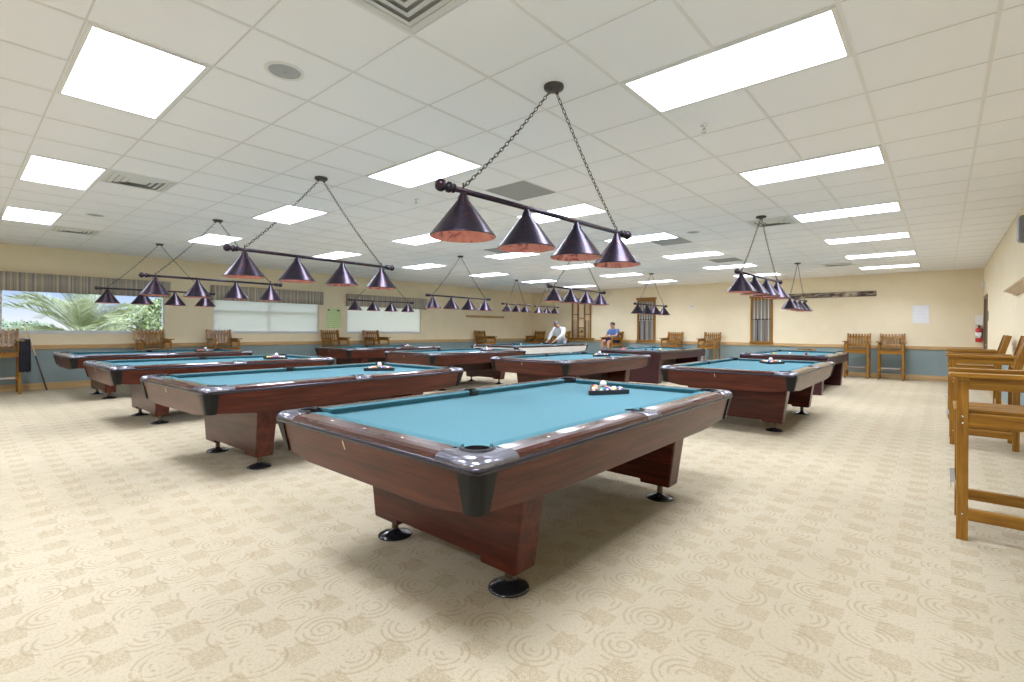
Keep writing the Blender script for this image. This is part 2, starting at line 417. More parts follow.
def make_return():
    r = empty('return_grille'); h = T/2-.012
    MB().box(-h, h, -h, h, -.002, 0).build('grille_sheet', M['grey_grille'], r)
    f = MB()
    for (x0, x1, y0, y1) in ((-h, -h+.012, -h, h), (h-.012, h, -h, h), (-h+.012, h-.012, -h, -h+.012), (-h+.012, h-.012, h-.012, h)): f.box(x0, x1, y0, y1, -.006, 0)
    f.build('grille_frame', M['grey_grille'], r)
    return r
R0 = make_return()
for k, (a, b, lab) in enumerate([(-6.5, 6.5, 'grey return air tile behind the shades of the nearest hanging lamp'), (-6.5, 13.5, 'grey return air tile beside a light panel near the round ceiling speaker'),
        (-6.5, 18.5, 'grey return air tile farthest back in the ceiling'), (-11.5, 11.5, 'grey return air tile beyond the middle light panels')]):
    o = R0 if k == 0 else dup(R0); o.location = (GX+a*T, GY+b*T, HC); tag(o, lab, 'air grille', 'flat grey return air tiles')
def make_spk():
    r = empty('ceiling_speaker')
    s = MB(); s.lathe([(.118,0),(.118,-.006),(.108,-.010),(.098,-.008),(.095,-.004)], 32); s.build('speaker_ring', M['white_plastic'], r)
    s = MB(); s.lathe([(.096,-.004),(.06,-.0065),(.001,-.008)], 32); s.build('speaker_grille', M['speaker_grille'], r)
    s = MB(); s.lathe([(.010,-.0075),(.009,-.012),(.001,-.013)], 12); s.build('centre_screw', M['chrome'], r)
    return r
P0 = make_spk()
for k, (a, b, lab) in enumerate([(-5.53, 1.52, 'round ceiling speaker near the top left, closest to the viewer'), (-15.6, 1.5, 'round ceiling speaker toward the window wall'), (-5.45, 12.5, 'round ceiling speaker beyond the nearest hanging lamp')]):
    o = P0 if k == 0 else dup(P0); o.location = (GX+a*T, GY+b*T, HC); tag(o, lab, 'speaker', 'round ceiling speakers')
def make_sprk():
    s = MB(); s.lathe([(.028,0),(.026,-.006),(.010,-.008),(.009,-.03),(.013,-.032),(.013,-.038),(.004,-.04),(.004,-.052),(.02,-.053),(.02,-.056),(.001,-.057)], 12)
    return s.build('fire_sprinkler', M['chrome'])
K0 = make_sprk()
for k, (a, b, lab) in enumerate([(-2.7, 5.7, 'small sprinkler head beside the large right light panel'), (-8.53, 5.55, 'small sprinkler head left of the nearest hanging lamp')]):
    o = K0 if k == 0 else dup(K0); o.location = (GX+a*T, GY+b*T, HC); tag(o, lab, 'sprinkler', 'fire sprinkler heads in the ceiling')

# ------------------------------------------------------------------ POOL TABLES
def arc(cx, cy, r, a0, a1, n): return [(cx + r*math.cos(math.radians(a0+(a1-a0)*i/n)), cy + r*math.sin(math.radians(a0+(a1-a0)*i/n))) for i in range(n+1)]
def resample(pts, n):
    d = [0]
    for a, b in zip(pts, pts[1:]): d.append(d[-1] + math.hypot(b[0]-a[0], b[1]-a[1]))
    out = []; k = 0
    for q in range(n+1):
        t = d[-1]*q/n
        while k < len(d)-2 and d[k+1] < t: k += 1
        f = (t-d[k])/max(1e-9, d[k+1]-d[k])
        out.append(tuple(pts[k][m]+(pts[k+1][m]-pts[k][m])*f for m in (0, 1)))
    return out
def rolled(P, nrm, sx, sy):
    # casting plate: outer edge rolls down, the rest of the outline is vertical
    no = len(nrm); rings = []
    for z, ins in ((.770, .0), (.779, .001), (.788, .006), (.796, .016), (.801, .030), (.8045, .052)):
        rings.append([((p[0]-nrm[q][0]*ins)*sx if q < no else p[0]*sx, (p[1]-nrm[q][1]*ins)*sy if q < no else p[1]*sy, z) for q, p in enumerate(P)])
    c = MB(); c.loft(rings, 0, True, False)
    top = [(p[0], p[1]) for p in rings[-1]]
    inn = [top[0]] + top[:no-1:-1] + [top[no-1]]; N = 26
    O, I = resample(top[:no], N), resample(inn[1:-1], N)
    vs = [(p[0], p[1], .8045) for p in O] + [(p[0], p[1], .8045) for p in I]
    c.add(vs, [(k, k+1, N+2+k, N+1+k) for k in range(N)])
    return c
def make_table(W2=.83, L2=1.465, body='ma', caps=True, inset=.04, name='pool_table', rmat='rail', mark=None, bow=.035):
    root = empty(name)
    wx, wy, wz = M[body+'_x'], M[body+'_y'], M[body+'_z']
    ZT = .80; ZA = .585                              # rail top, apron bottom at the corners
    ix, iy = W2-.185, L2-.185                        # cushion nose lines
    pc = (ix+.033, iy+.033); pr = .062; sx_ = ix+.05; spr = .055
    # bed cloth: rectangle with bites at six pockets
    ex, ey = ix+.05, iy+.05
    poly = []
    def bite(cx, cy, r, a0, a1): return arc(cx, cy, r, a0, a1, 10)
    poly += bite(pc[0], -pc[1], pr, 195, 75)
    poly += bite(sx_, 0, spr, 255, 105)
    poly += bite(pc[0], pc[1], pr, 285, 165)
    poly += bite(-pc[0], pc[1], pr, 15, -105)
    poly += bite(-sx_, 0, spr, 75, -75)
    poly += bite(-pc[0], -pc[1], pr, 105, -15)
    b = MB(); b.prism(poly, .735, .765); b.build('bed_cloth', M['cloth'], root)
    # cushions (six)
    def cushion(p0, p1, nx, ny):
        # p0->p1 along the nose; (nx,ny) outward; mitred ends
        d = Vector((p1[0]-p0[0], p1[1]-p0[1], 0)).normalized(); o = Vector((nx, ny, 0))
        prof = [(.0, .798), (.002, .792), (.020, .764), (.068, .764), (.068, .801), (.040, .803)]
        m0, m1 = .55, .55
        A = [Vector((p0[0], p0[1], 0)) + o*u - d*u*m0 + Vector((0,0,z)) for u, z in prof]
        B = [Vector((p1[0], p1[1], 0)) + o*u + d*u*m1 + Vector((0,0,z)) for u, z in prof]
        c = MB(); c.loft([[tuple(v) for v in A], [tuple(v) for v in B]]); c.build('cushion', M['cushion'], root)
    for s in (1, -1):
        for q in (1, -1):
            a, e = .065, iy-.075
            cushion((s*ix, q*a), (s*ix, q*e), s, 0)
        e = ix-.075
        cushion((-e, s*iy), (e, s*iy), 0, s)
    # rails (six)
    def rail(p0, p1, nx, ny, mt):
        o = Vector((nx, ny, 0)); wd = .185-.066
        prof = [(0, .752), (0, .802), (wd*.5, .802), (wd-.03, .799), (wd-.010, .792), (wd-.002, .780), (wd-.004, .752)]
        A = [tuple(Vector((p0[0], p0[1], 0)) + o*u + Vector((0,0,z))) for u, z in prof]
        B = [tuple(Vector((p1[0], p1[1], 0)) + o*u + Vector((0,0,z))) for u, z in prof]
        c = MB(); c.loft([A, B])
        d = Vector((p1[0]-p0[0], p1[1]-p0[1], 0)); L = d.length; d.normalize()
        for k in range(1, 4):                        # ivory sights
            P = Vector((p0[0], p0[1], .8022)) + d*(L*k/4) + o*(wd*.42)
            c.prism([(P.x+.007*math.cos(t*PI/4), P.y+.007*math.sin(t*PI/4)) for t in range(8)], .8015, .8032, 1)
        return c.build('rail', [mt, M['ivory']], root)
    rx, ry = ix+.066, iy+.066
    cc = .235                                        # corner casting reach from the outer corner
    for s in (1, -1):
        for q in (1, -1):
            rail((s*rx, q*.085), (s*rx, q*(L2-cc)), s, 0, M[rmat+'_y'])
        rail((-(W2-cc), s*ry), (W2-cc, s*ry), 0, s, M[rmat+'_x'])
    # dark metal trim round the rail edge
    def rrect(hx, hy, r, n=6):
        P = []
        for (cx, cy, a0) in ((hx-r, -hy+r, -90), (hx-r, hy-r, 0), (-hx+r, hy-r, 90), (-hx+r, -hy+r, 180)): P += arc(cx, cy, r, a0, a0+90, n)
        return P
    t = MB()
    outer = rrect(W2, L2, .05); inner = rrect(W2-.03, L2-.03, .03)
    rings = []
    for (o_, i_) in ((outer, inner),):
        t.loft([[(p[0], p[1], .748) for p in inner], [(p[0], p[1], .748) for p in outer], [(p[0]*1.001, p[1]*1.001, .760) for p in outer], [(p[0], p[1], .772) for p in outer], [(p[0], p[1], .772) for p in inner]], 0, True, False)
    t.build('rail_trim', M['trim_dark'], root)
    # corner castings with pocket mouth, charcoal tapered cap under each
    for sx in (1, -1):
        for sy in (1, -1):
            R_ = .065
            P = [(W2-cc, L2+.002)] + arc(W2-R_+.002, L2-R_+.002, R_, 90, 0, 7) + [(W2+.002, L2-cc), (W2-.075, L2-cc+.01), (W2-.12, L2-cc+.05)]
            P += arc(pc[0], pc[1], pr+.004, -60, 150, 14)
            P += [(W2-cc+.05, L2-.12), (W2-cc+.01, L2-.075)]
            nout = 10; ac = (W2-R_+.002, L2-R_+.002)
            nrm = [(0,1)] + [((p[0]-ac[0])/R_, (p[1]-ac[1])/R_) for p in P[1:9]] + [(1,0)]
            c = rolled(P, nrm, sx, sy)
            cst = c.build('corner_casting', M['casting'] if caps else M['trim_dark'], root)
            k = MB(); n = 20
            rim = arc(pc[0]*sx, pc[1]*sy, pr, 0, 360, n)[:-1]
            k.loft([[(p[0], p[1], .80) for p in rim], [(p[0], p[1], .74) for p in rim], [((p[0]-pc[0]*sx)*.7+pc[0]*sx, (p[1]-pc[1]*sy)*.7+pc[1]*sy, .66) for p in rim]], 0, True, False)
            k.prism([((p[0]-pc[0]*sx)*.7+pc[0]*sx, (p[1]-pc[1]*sy)*.7+pc[1]*sy) for p in rim], .655, .662)
            a0 = math.degrees(math.atan2(sy, sx))
            lip = arc(pc[0]*sx, pc[1]*sy, pr+.004, a0-100, a0+100, 14)
            k.tube([(p[0], p[1], .804) for p in lip], .008, 6)
            k.build('pocket', M['pocket'], root)
            if caps:
                k = MB(); rings = []
                for z, ins, reach in ((.762, .0, .115), (.58, inset+.001, .068)):
                    hx, hy = W2-ins+.001, L2-ins+.001; r_ = .045
                    P = [(hx-reach, hy-.012), (hx-reach, hy)] + arc(hx-r_, hy-r_, r_, 90, 0, 6) + [(hx, hy-reach), (hx-.012, hy-reach)]
                    P.append((hx-.03, hy-.03))
                    rings.append([(p[0]*sx, p[1]*sy, z) for p in P])
                k.loft(rings, 0, False, True); k.build('corner_cap', M['casting_dark'], root)
    # side pockets
    for s in (1, -1):
        P = [(W2+.001, -.088), (W2+.001, -.03), (W2+.001, .03), (W2+.001, .088), (ix+.055, .088)] + arc(sx_, 0, spr+.003, 75, -75, 12) + [(ix+.055, -.088)]
        c = rolled(P, [(1,0)]*4, s, 1); c.build('side_casting', M['casting'] if caps else M['trim_dark'], root)
        k = MB(); rim = arc(sx_*s, 0, spr, 0, 360, 18)[:-1]
        k.loft([[(p[0], p[1], .80) for p in rim], [(p[0], p[1], .70) for p in rim]], 0, True, False); k.prism(rim, .695, .702)
        lip = arc(sx_*s, 0, spr+.003, (0 if s > 0 else 180)-80, (0 if s > 0 else 180)+80, 12)
        k.tube([(p[0], p[1], .8045) for p in lip], .007, 6)
        k.build('pocket', M['pocket'], root)
    # sub rail frame
    f = MB()
    for s in (1, -1):
        f.box(*sorted((s*(ix+.06), s*(W2-.03))), -L2+.03, L2-.03, .70, .752)
        f.box(-W2+.03, W2-.03, *sorted((s*(iy+.06), s*(L2-.03))), .70, .752)
    f.box(-W2+.1, W2-.1, -L2+.1, L2-.1, .69, .735)
    f.build('slate_frame', M['dark_wood'], root)
    # aprons: leaning inward, lower edge bowed down in the middle
    def zb(t): return ZA - bow*min(1, (1-abs(t))/.28)**1.0 if abs(t) > .72 else ZA - bow
    def apron(long, s, nm, mt):
        N = 24; rings = []
        for i in range(N+1):
            t = -1 + 2*i/N
            z1, z0 = .752, zb(t)
            k0 = inset*(z1-z0)/(z1-ZA)
            ce_ = .055 if caps else .008
            Ht, Hb = (L2-ce_, L2-ce_-min(k0, inset)) if long else (W2-ce_, W2-ce_-min(k0, inset))
            Ot, Ob = (W2-.008, W2-.008-k0) if long else (L2-.008, L2-.008-k0)
            th = .026
            p = []
            for (o_, h_, z_) in ((Ot, Ht, z1), (Ob, Hb, z0), (Ob-th, Hb-th, z0), (Ot-th, Ht-th, z1)):
                p.append((s*o_, t*h_, z_) if long else (t*h_, s*o_, z_))
            rings.append(p)
        a = MB(); a.loft(rings); return a.build(nm, mt, root)
    for s in (1, -1):
        apron(True, s, 'side_apron', wy)
        ap = apron(False, s, 'end_apron', wx)
        if s < 0 and mark is not None:
            mk = MB(); y = -L2-.004+.012
            def ay(z): return -(L2-.008-inset*(.752-z)/(.752-ZA))
            q = [(mark-.003, .695), (mark+.003, .695), (mark-.004, .738), (mark-.010, .738)]
            mk.loft([[(x, ay(z)-.0015, z) for x, z in q], [(x, ay(z)+.002, z) for x, z in q]])
            mk.build('number_mark', M['ivory'], ap)
    # pedestals
    if not caps:
        for s in (1, -1):
            yc = s*(L2-.22)
            l = MB(); l.hexa([(-.70, yc-.10, 0), (.70, yc-.10, 0), (.70, yc+.10, 0), (-.70, yc+.10, 0), (-.74, yc-.12, .70), (.74, yc-.12, .70), (.74, yc+.12, .70), (-.74, yc+.12, .70)])
            l.build('pedestal', wx, root, bevel=.012)
    for s in (1, -1) if caps else ():
        yc = s*(L2-.59)
        yt, yb2 = .095, .078
        P = [(-.60, 0), ]
        def outline(yy, r=0):
            # x,z outline in the panel plane: tapered, with feet blocks lower than the middle
            return [(-.655, .70), (-.575, .112), (-.34, .112), (-.34, .138), (.34, .138), (.34, .112), (.575, .112), (.655, .70)]
        o_ = outline(0)
        front = [(x, yc - (yt if z > .5 else yb2), z) for x, z in o_]
        back = [(x, yc + (yt if z > .5 else yb2), z) for x, z in o_]
        l = MB(); l.loft([front, back]); pd = l.build('pedestal', wx, root, bevel=.018, seg=3)
        for q in (1, -1):
            ft = MB(); ft.lathe([(.021,.03),(.021,.115)], 14, (q*.47, yc, 0), 1)
            ft.lathe([(.001,.0),(.098,.0),(.104,.004),(.103,.009),(.09,.017),(.05,.03),(.026,.037),(.021,.045)], 28, (q*.47, yc, 0), 0)
            ft.build('levelling_foot', [M['foot_black'], M['post']], pd)
    MB().box(-.24, .24, -(L2-.68), L2-.68, .33, .70).build('centre_beam', M['dark_wood'], root)
    return root

TG = 'pool tables with teal cloth set out in rows'
t0 = make_table(mark=-.09)
TX = [-2.065, -5.125, -8.2, -11.55]; TY1, TY2, TY3 = 2.69, 7.68, 12.75
place = [((-2.085, 2.70), 'nearest pool table, alone in front, with a rack of bright balls and white cue ball'),
         ((-5.24, 2.73), 'pool table left of the nearest one, in the front row, reddish side and pale end'),
         ((-8.36, 2.71), 'third pool table of the front row, between two others toward the windows'),
         ((-11.76, 2.74), 'last pool table of the front row, closest to the palm window'),
         ((-2.10, 7.86), 'pool table by the open carpet at right, with pale tan long side'),
         ((-5.17, 7.71), 'pool table directly behind the nearest one, dark brown side toward us'),
         ((-8.37, 7.69), 'pool table of the second row left of the dark brown one, red end panel'),
         ((-11.60, 7.76), 'pool table of the second row standing below the opaque white window shade')]
tables = {}
for k, ((x, y), lab) in enumerate(place):
    o = t0 if k == 0 else dup(t0); o.location = (x, y, 0); tag(o, lab, 'pool table', TG); tables[k] = o
    o.rotation_euler = (0, 0, math.radians([.3, 2.6, 1.2, 1.4, .6, 0, 0, 0][k]))
tb = make_table(.83, 1.465, 'pu', False, .012, mark=None, bow=0); tb.location = (-5.84, 12.56, 0)
tag(tb, 'boxy dark plum pool table in front of the seated man in blue', 'pool table', TG)
tc_ = dup(tb); tc_.location = (-2.52, 12.85, 0); tag(tc_, 'boxy dark plum pool table near the back wall at right with loose balls', 'pool table', TG)
t9 = make_table(.97, 1.95, 'pale', True, .05, rmat='rail', name='snooker_table', mark=None); t9.location = (-10.34, 12.85, 0)
tag(t9, 'large pale sided table with red balls, the man in white playing at it', 'snooker table')

# ------------------------------------------------------------------ BALLS AND RACKS
BR = .0286
def ball_mat(name, color, stripe=False):
    m = mat(name, color, .08, 0, .5); t = NT(m); sp = t.n('ShaderNodeSeparateXYZ'); t.l(t.coord(), sp.inputs[0])
    W = (.84,.82,.76)
    if stripe:
        f = t.math('LESS_THAN', t.math('ABSOLUTE', sp.outputs[2]), .0155); col = t.mix(f, W, color)
    else: col = color
    spot = t.math('GREATER_THAN', t.math('ABSOLUTE', sp.outputs[0]), .0262)
    t.l(t.mix(spot, col, W), t.b.inputs['Base Color']); return m
PC = {'yellow': (.80,.52,.04), 'blue': (.03,.07,.42), 'red': (.60,.03,.03), 'purple': (.12,.04,.30), 'orange': (.80,.20,.03), 'green': (.02,.25,.20), 'maroon': (.30,.03,.06)}
BM = {}
for k, v in PC.items():
    BM[k, 0] = ball_mat('ball_'+k, v); BM[k, 1] = ball_mat('ball_stripe_'+k, v, True)
BM['black', 0] = ball_mat('ball_black', (.015,.015,.015)); BM['white', 0] = mat('cue_ball', (.86,.84,.78), .08, 0, .5)
ball_mesh = {}
for k, mt in BM.items():
    b = MB(); b.sphere((0,0,0), BR, 20, 12); ball_mesh[k] = b.mesh('pool_ball', mt)
def ball(k, x, y, z, lab, group, rot=None):
    o = bpy.data.objects.new('cue_ball' if k[0] == 'white' else 'pool_ball', ball_mesh[k]); COL.objects.link(o)
    o.location = (x, y, z); o.rotation_euler = rot or (random.uniform(0,6), random.uniform(0,6), random.uniform(0,6))
    tag(o, lab, 'ball', group); return o
def make_rack(mt, name='triangle_rack'):
    r = MB(); SP = .0588
    def tri(off, z):
        # apex toward -y
        R = off*2
        A = (0, -R); Bq = (4*SP/2 + off*math.sqrt(3), 4*SP*.866 + off); C_ = (-Bq[0], Bq[1])
        pts = []
        for P, a in ((A, -90), (Bq, 30), (C_, 150)):
            c = (P[0] - (R-.012)*math.cos(math.radians(a)), P[1] - (R-.012)*math.sin(math.radians(a))); c = P
            back = .03; c = (P[0]-back*math.cos(math.radians(a)), P[1]-back*math.sin(math.radians(a)))
            pts += [(p[0], p[1], z) for p in arc(c[0], c[1], .015, a-60, a+60, 5)]
        return pts
    i0, i1, o0, o1 = tri(BR+.002, .002), tri(BR+.002, .036), tri(BR+.016, .002), tri(BR+.016, .036)
    r.loft([i0, i1, o1, o0, i0], 0, False, False)
    return r.build(name, mt, bevel=.002)
ORDER = [('maroon',1),('orange',0),('green',0),('yellow',0),('black',0),('blue',0),('red',1),('purple',0),('blue',1),('yellow',1),('red',0),('purple',1),('orange',1),('green',1),('blue',1)]
rackT1 = make_rack(M['black_plastic'])
tname = ['nearest pool table', 'front-row table left of the nearest', 'third front-row table', 'front-row table by the palm window', 'table at right with the tan side', 'table behind the nearest', 'second-row table with the red end', 'second-row table below the white shade']
spots = [(-2.09, 3.39), (-5.28, 3.38), (-8.40, 3.46), (-11.88, 3.46), (-2.05, 8.50), (-5.12, 8.34), (-8.28, 8.40), (-11.40, 8.40)]
colw = {0: 'solid %s ball', 1: '%s striped ball'}
rowword = ['at the rack tip', 'in the second row', 'in the third row', 'in the fourth row', 'in the back row']
for k, (x, y) in enumerate(spots):
    rk = rackT1 if k == 0 else dup(rackT1)
    rz = .0 if k == 0 else random.uniform(-.12, .12)
    rk.location = (x, y, .7655); rk.rotation_euler = (0, 0, rz)
    tag(rk, 'black plastic triangle rack full of balls on the %s' % tname[k], 'ball rack', 'black triangle racks on the tables')
    order = list(ORDER)
    if k == 0:
        order = [('maroon',1),('orange',0),('green',0),('yellow',0),('black',0),('blue',0),('red',1),('purple',0),('orange',1),('yellow',1),('red',0),('purple',1),('yellow',0),('green',1),('blue',1)]
        order[12] = ('red', 0); order[12] = ('maroon', 0)
    else: random.shuffle(order)
    n = 0; SP = .0588
    seen = {}
    for row in range(5):
        for c in range(row+1):
            lx, ly = (c-row/2)*SP, row*SP*.866
            px, py = x + lx*math.cos(rz) - ly*math.sin(rz), y + lx*math.sin(rz) + ly*math.cos(rz)
            kk = order[n]; n += 1
            if k == 0:
                side = '' if row == 0 else (', right edge' if c == row else (', left edge' if c == 0 else ', middle'))
                if row == 4 and 0 < c < 4: side = ', ' + ['', 'beside the left corner', 'centre', 'beside the right corner'][c]
                if row == 3 and 0 < c < 3: side = ', inner ' + ['', 'left', 'right'][c]
                lab = (colw[kk[1]] % kk[0]) + ' %s of the nearest table%s' % (rowword[row], side)
                rot = {0: (.1, -.3, -1.1), 2: (0, -.35, -.9), 5: (0, -.3, -1.1), 9: (.15, -.3, -1.0), 14: (-.15, -.3, -1.1)}.get(n-1)
            else: lab = 'pool ball packed in the rack on the %s' % tname[k]; rot = None
            ball(kk, px, py, .7655+BR, lab, 'racked balls on the %s' % tname[k], rot)
    cy_ = y + 2*SP*.866*.66 if k else y + SP*.866*1.75
    lx, ly = (SP*.5, SP*.866*3.333) if k == 0 else (0, SP*.866*2.667)
    if k == 0: lx = 0; ly = SP*.866*2.667
    px, py = x + lx*math.cos(rz) - ly*math.sin(rz), y + lx*math.sin(rz) + ly*math.cos(rz)
    ball(('white',0), px, py, .7655+BR+.0468, 'cue ball atop the rack on the %s' % tname[k], 'white cue balls on racks')
# loose balls on the three back tables
for kk, x, y, lab in [(('yellow',0), -2.80, 12.05, 'yellow ball alone on the boxy table at right, left of the white one'), (('white',0), -2.55, 12.3, 'white cue ball on the boxy table at right'), (('maroon',0), -2.24, 12.35, 'maroon ball on the boxy table at right, right of the white one'),
        (('yellow',0), -5.42, 12.0, 'yellow ball near the right rail of the plum table by the seated man'), (('white',0), -5.6, 12.35, 'white cue ball near the right rail of the plum table by the seated man'), (('black',0), -5.72, 11.75, 'dark ball in the middle of the plum table by the seated man'),
        (('blue',0), -5.72, 12.15, 'dark blue ball close to the white one on the plum table'), (('green',0), -5.95, 12.5, 'green ball in the far half of the plum table')]:
    ball(kk, x, y, .7655+BR, lab, 'loose balls on the back tables')
for i, (x, y) in enumerate([(-6.45, 11.75), (-6.39, 11.80), (-6.34, 11.86), (-6.42, 11.86)]):
    ball(('red',0), x, y, .7655+BR, 'red ball in the small cluster on the plum table by the seated man', 'red balls clustered on the plum table')
for i, (kk, x, y, lab) in enumerate([(('red',0), -10.85, 11.3, 'red ball nearest the left end of the pale snooker table'), (('red',0), -10.80, 12.0, 'red ball in the middle left of the pale snooker table'), (('red',0), -10.75, 12.25, 'red ball left of the white ball on the pale snooker table'),
        (('white',0), -10.75, 12.75, 'white ball on the pale snooker table'), (('red',0), -10.6, 13.3, 'red ball right of the white ball on the pale snooker table'), (('yellow',0), -10.85, 14.0, 'yellow ball in front of the man in white'), (('red',0), -10.55, 14.15, 'red ball by the hand of the man in white')]):
    ball(kk, x, y, .7655+BR, lab, 'balls on the pale snooker table')
woodrack = make_rack(M['or_y'], 'triangle_rack')
woodrack.location = (-6.10, 13.86, .8095); woodrack.scale = (1.15,1.15,1); tag(woodrack, 'empty wooden triangle rack on the far rail of the plum table by the seated man', 'ball rack', 'wooden triangle racks')
w2 = dup(woodrack); w2.location = (-2.5, 14.15, .8095); w2.rotation_euler = (0,0,.4); tag(w2, 'empty wooden triangle rack on the far rail of the boxy table at right', 'ball rack', 'wooden triangle racks')

# ------------------------------------------------------------------ HANGING LAMPS
def link_mesh(mb, P, d, up, a=.020, b=.0095, r=.0028):
    d = d.normalized(); s = up
    path = []
    for i in range(10):
        t = 2*PI*i/10
        path.append(tuple(P + d*(a*math.cos(t)) + s*(b*math.sin(t))))
    mb.tube(path, r, 5, 0, True)
def make_lamp(ys=(-.785, -.262, .262, .785), hb=.845):
    root = empty('billiard_lamp')
    c = MB(); c.lathe([(.001,0),(.066,0),(.068,-.010),(.064,-.022),(.03,-.03),(.001,-.031)], 28)
    for s in (1, -1): c.lathe([(.012,-.028),(.012,-.042),(.001,-.046)], 10, (0, s*.035, 0))
    c.build('canopy', M['chain'], root)
    zb = -.868
    b = MB(); b.tube([(0,-hb-.04,zb),(0,hb+.04,zb)], .0155, 14); b.build('crossbar', M['bronze'], root)
    fp = [(.0155,0),(.024,.004),(.026,.012),(.018,.018),(.022,.026),(.030,.036),(.030,.048),(.020,.058),(.016,.064),(.022,.070),(.033,.085),(.035,.098),(.030,.113),(.016,.124),(.001,.127)]
    for s in (1, -1):
        f = MB(); R = Matrix.Translation((0, s*hb, zb)) @ Euler((-s*PI/2, 0, 0)).to_matrix().to_4x4()
        f.lathe(fp, 18, (0,0,0), 0, True, R); f.build('finial', M['bronze'], root)
    for y in ys:
        s = MB()
        s.lathe([(.008,0),(.019,-.012),(.021,-.022),(.030,-.034),(.033,-.052),(.183,-.250),(.185,-.255),(.182,-.257)], 36, (0, y, zb), 0)
        s.lathe([(.182,-.257),(.179,-.250),(.030,-.056),(.001,-.054)], 36, (0, y, zb), 1)
        so = s.build('lamp_shade', [M['bronze'], M['copper']], root)
        k = MB(); k.lathe([(.018,-.056),(.018,-.085),(.028,-.10),(.033,-.125),(.024,-.145),(.001,-.152)], 14, (0, y, zb)); k.build('bulb', M['white_plastic'], so)
    for s in (1, -1):
        ch = MB(); A = Vector((0, s*.035, -.045)); B = Vector((0, s*ys[-1], zb+.02)); d = B-A; L = d.length; n = int(L/.032)
        X = Vector((1,0,0)); Y = d.normalized().cross(X)
        for i in range(n):
            sag = Vector((0,0,-.03))*math.sin(PI*(i+.5)/n)
            P = A + d*((i+.5)/n) + sag
            link_mesh(ch, P, d, X if i % 2 else Y)
        ch.tube([(0, s*ys[-1], zb+.045), (0, s*ys[-1], zb+.01)], .005, 6)
        ch.build('chain', M['chain'], root)
    return root
lamp0 = make_lamp()
LG = 'hanging four shade billiard lamps'
for k, (x, y, rz, sz, lab) in enumerate([(-1.97, 2.66, -3.0, 1, 'large hanging lamp over the nearest table with four copper lined shades'), (-5.08, 2.64, 2, 1.02, 'hanging four shade lamp over the front-row table left of the nearest'), (-8.28, 2.66, 0, 1.055, 'hanging four shade lamp over the third front-row table'),
        (-11.53, 2.68, -3, 1.06, 'hanging four shade lamp in front of the palm window valance'), (-1.95, 7.6, -2.3, 1, 'hanging lamp seen almost end on over the table at right'), (-5.20, 7.85, 0, 1, 'hanging lamp seen just under the large nearest lamp'),
        (-8.08, 7.47, 0, 1.06, 'hanging four shade lamp before the wooden ledge on the window wall'), (-11.45, 7.72, -6, 1.02, 'hanging four shade lamp before the opaque white window shade'), (-2.6, 13.29, 0, 1, 'hanging lamp farther back at right, before the long framed panorama'),
        (-6.26, 13.18, -2, 1.04, 'hanging lamp before the back wall over the plum table by the seated man'), (-10.5, 12.2, 0, .93, 'left of the two three shade lamps hung over the pale snooker table'), (-10.52, 13.88, 0, .93, 'right of the two three shade lamps hung over the pale snooker table')]):
    if k == 10: lamp0 = make_lamp((-.46, 0, .46), .60)
    o = lamp0 if k in (0, 10) else dup(lamp0); o.location = (x, y, HC); o.rotation_euler = (0,0,math.radians(rz)); o.scale = (1,1,sz); tag(o, lab, 'hanging lamp', LG if k < 10 else 'three shade lamps over the snooker table')

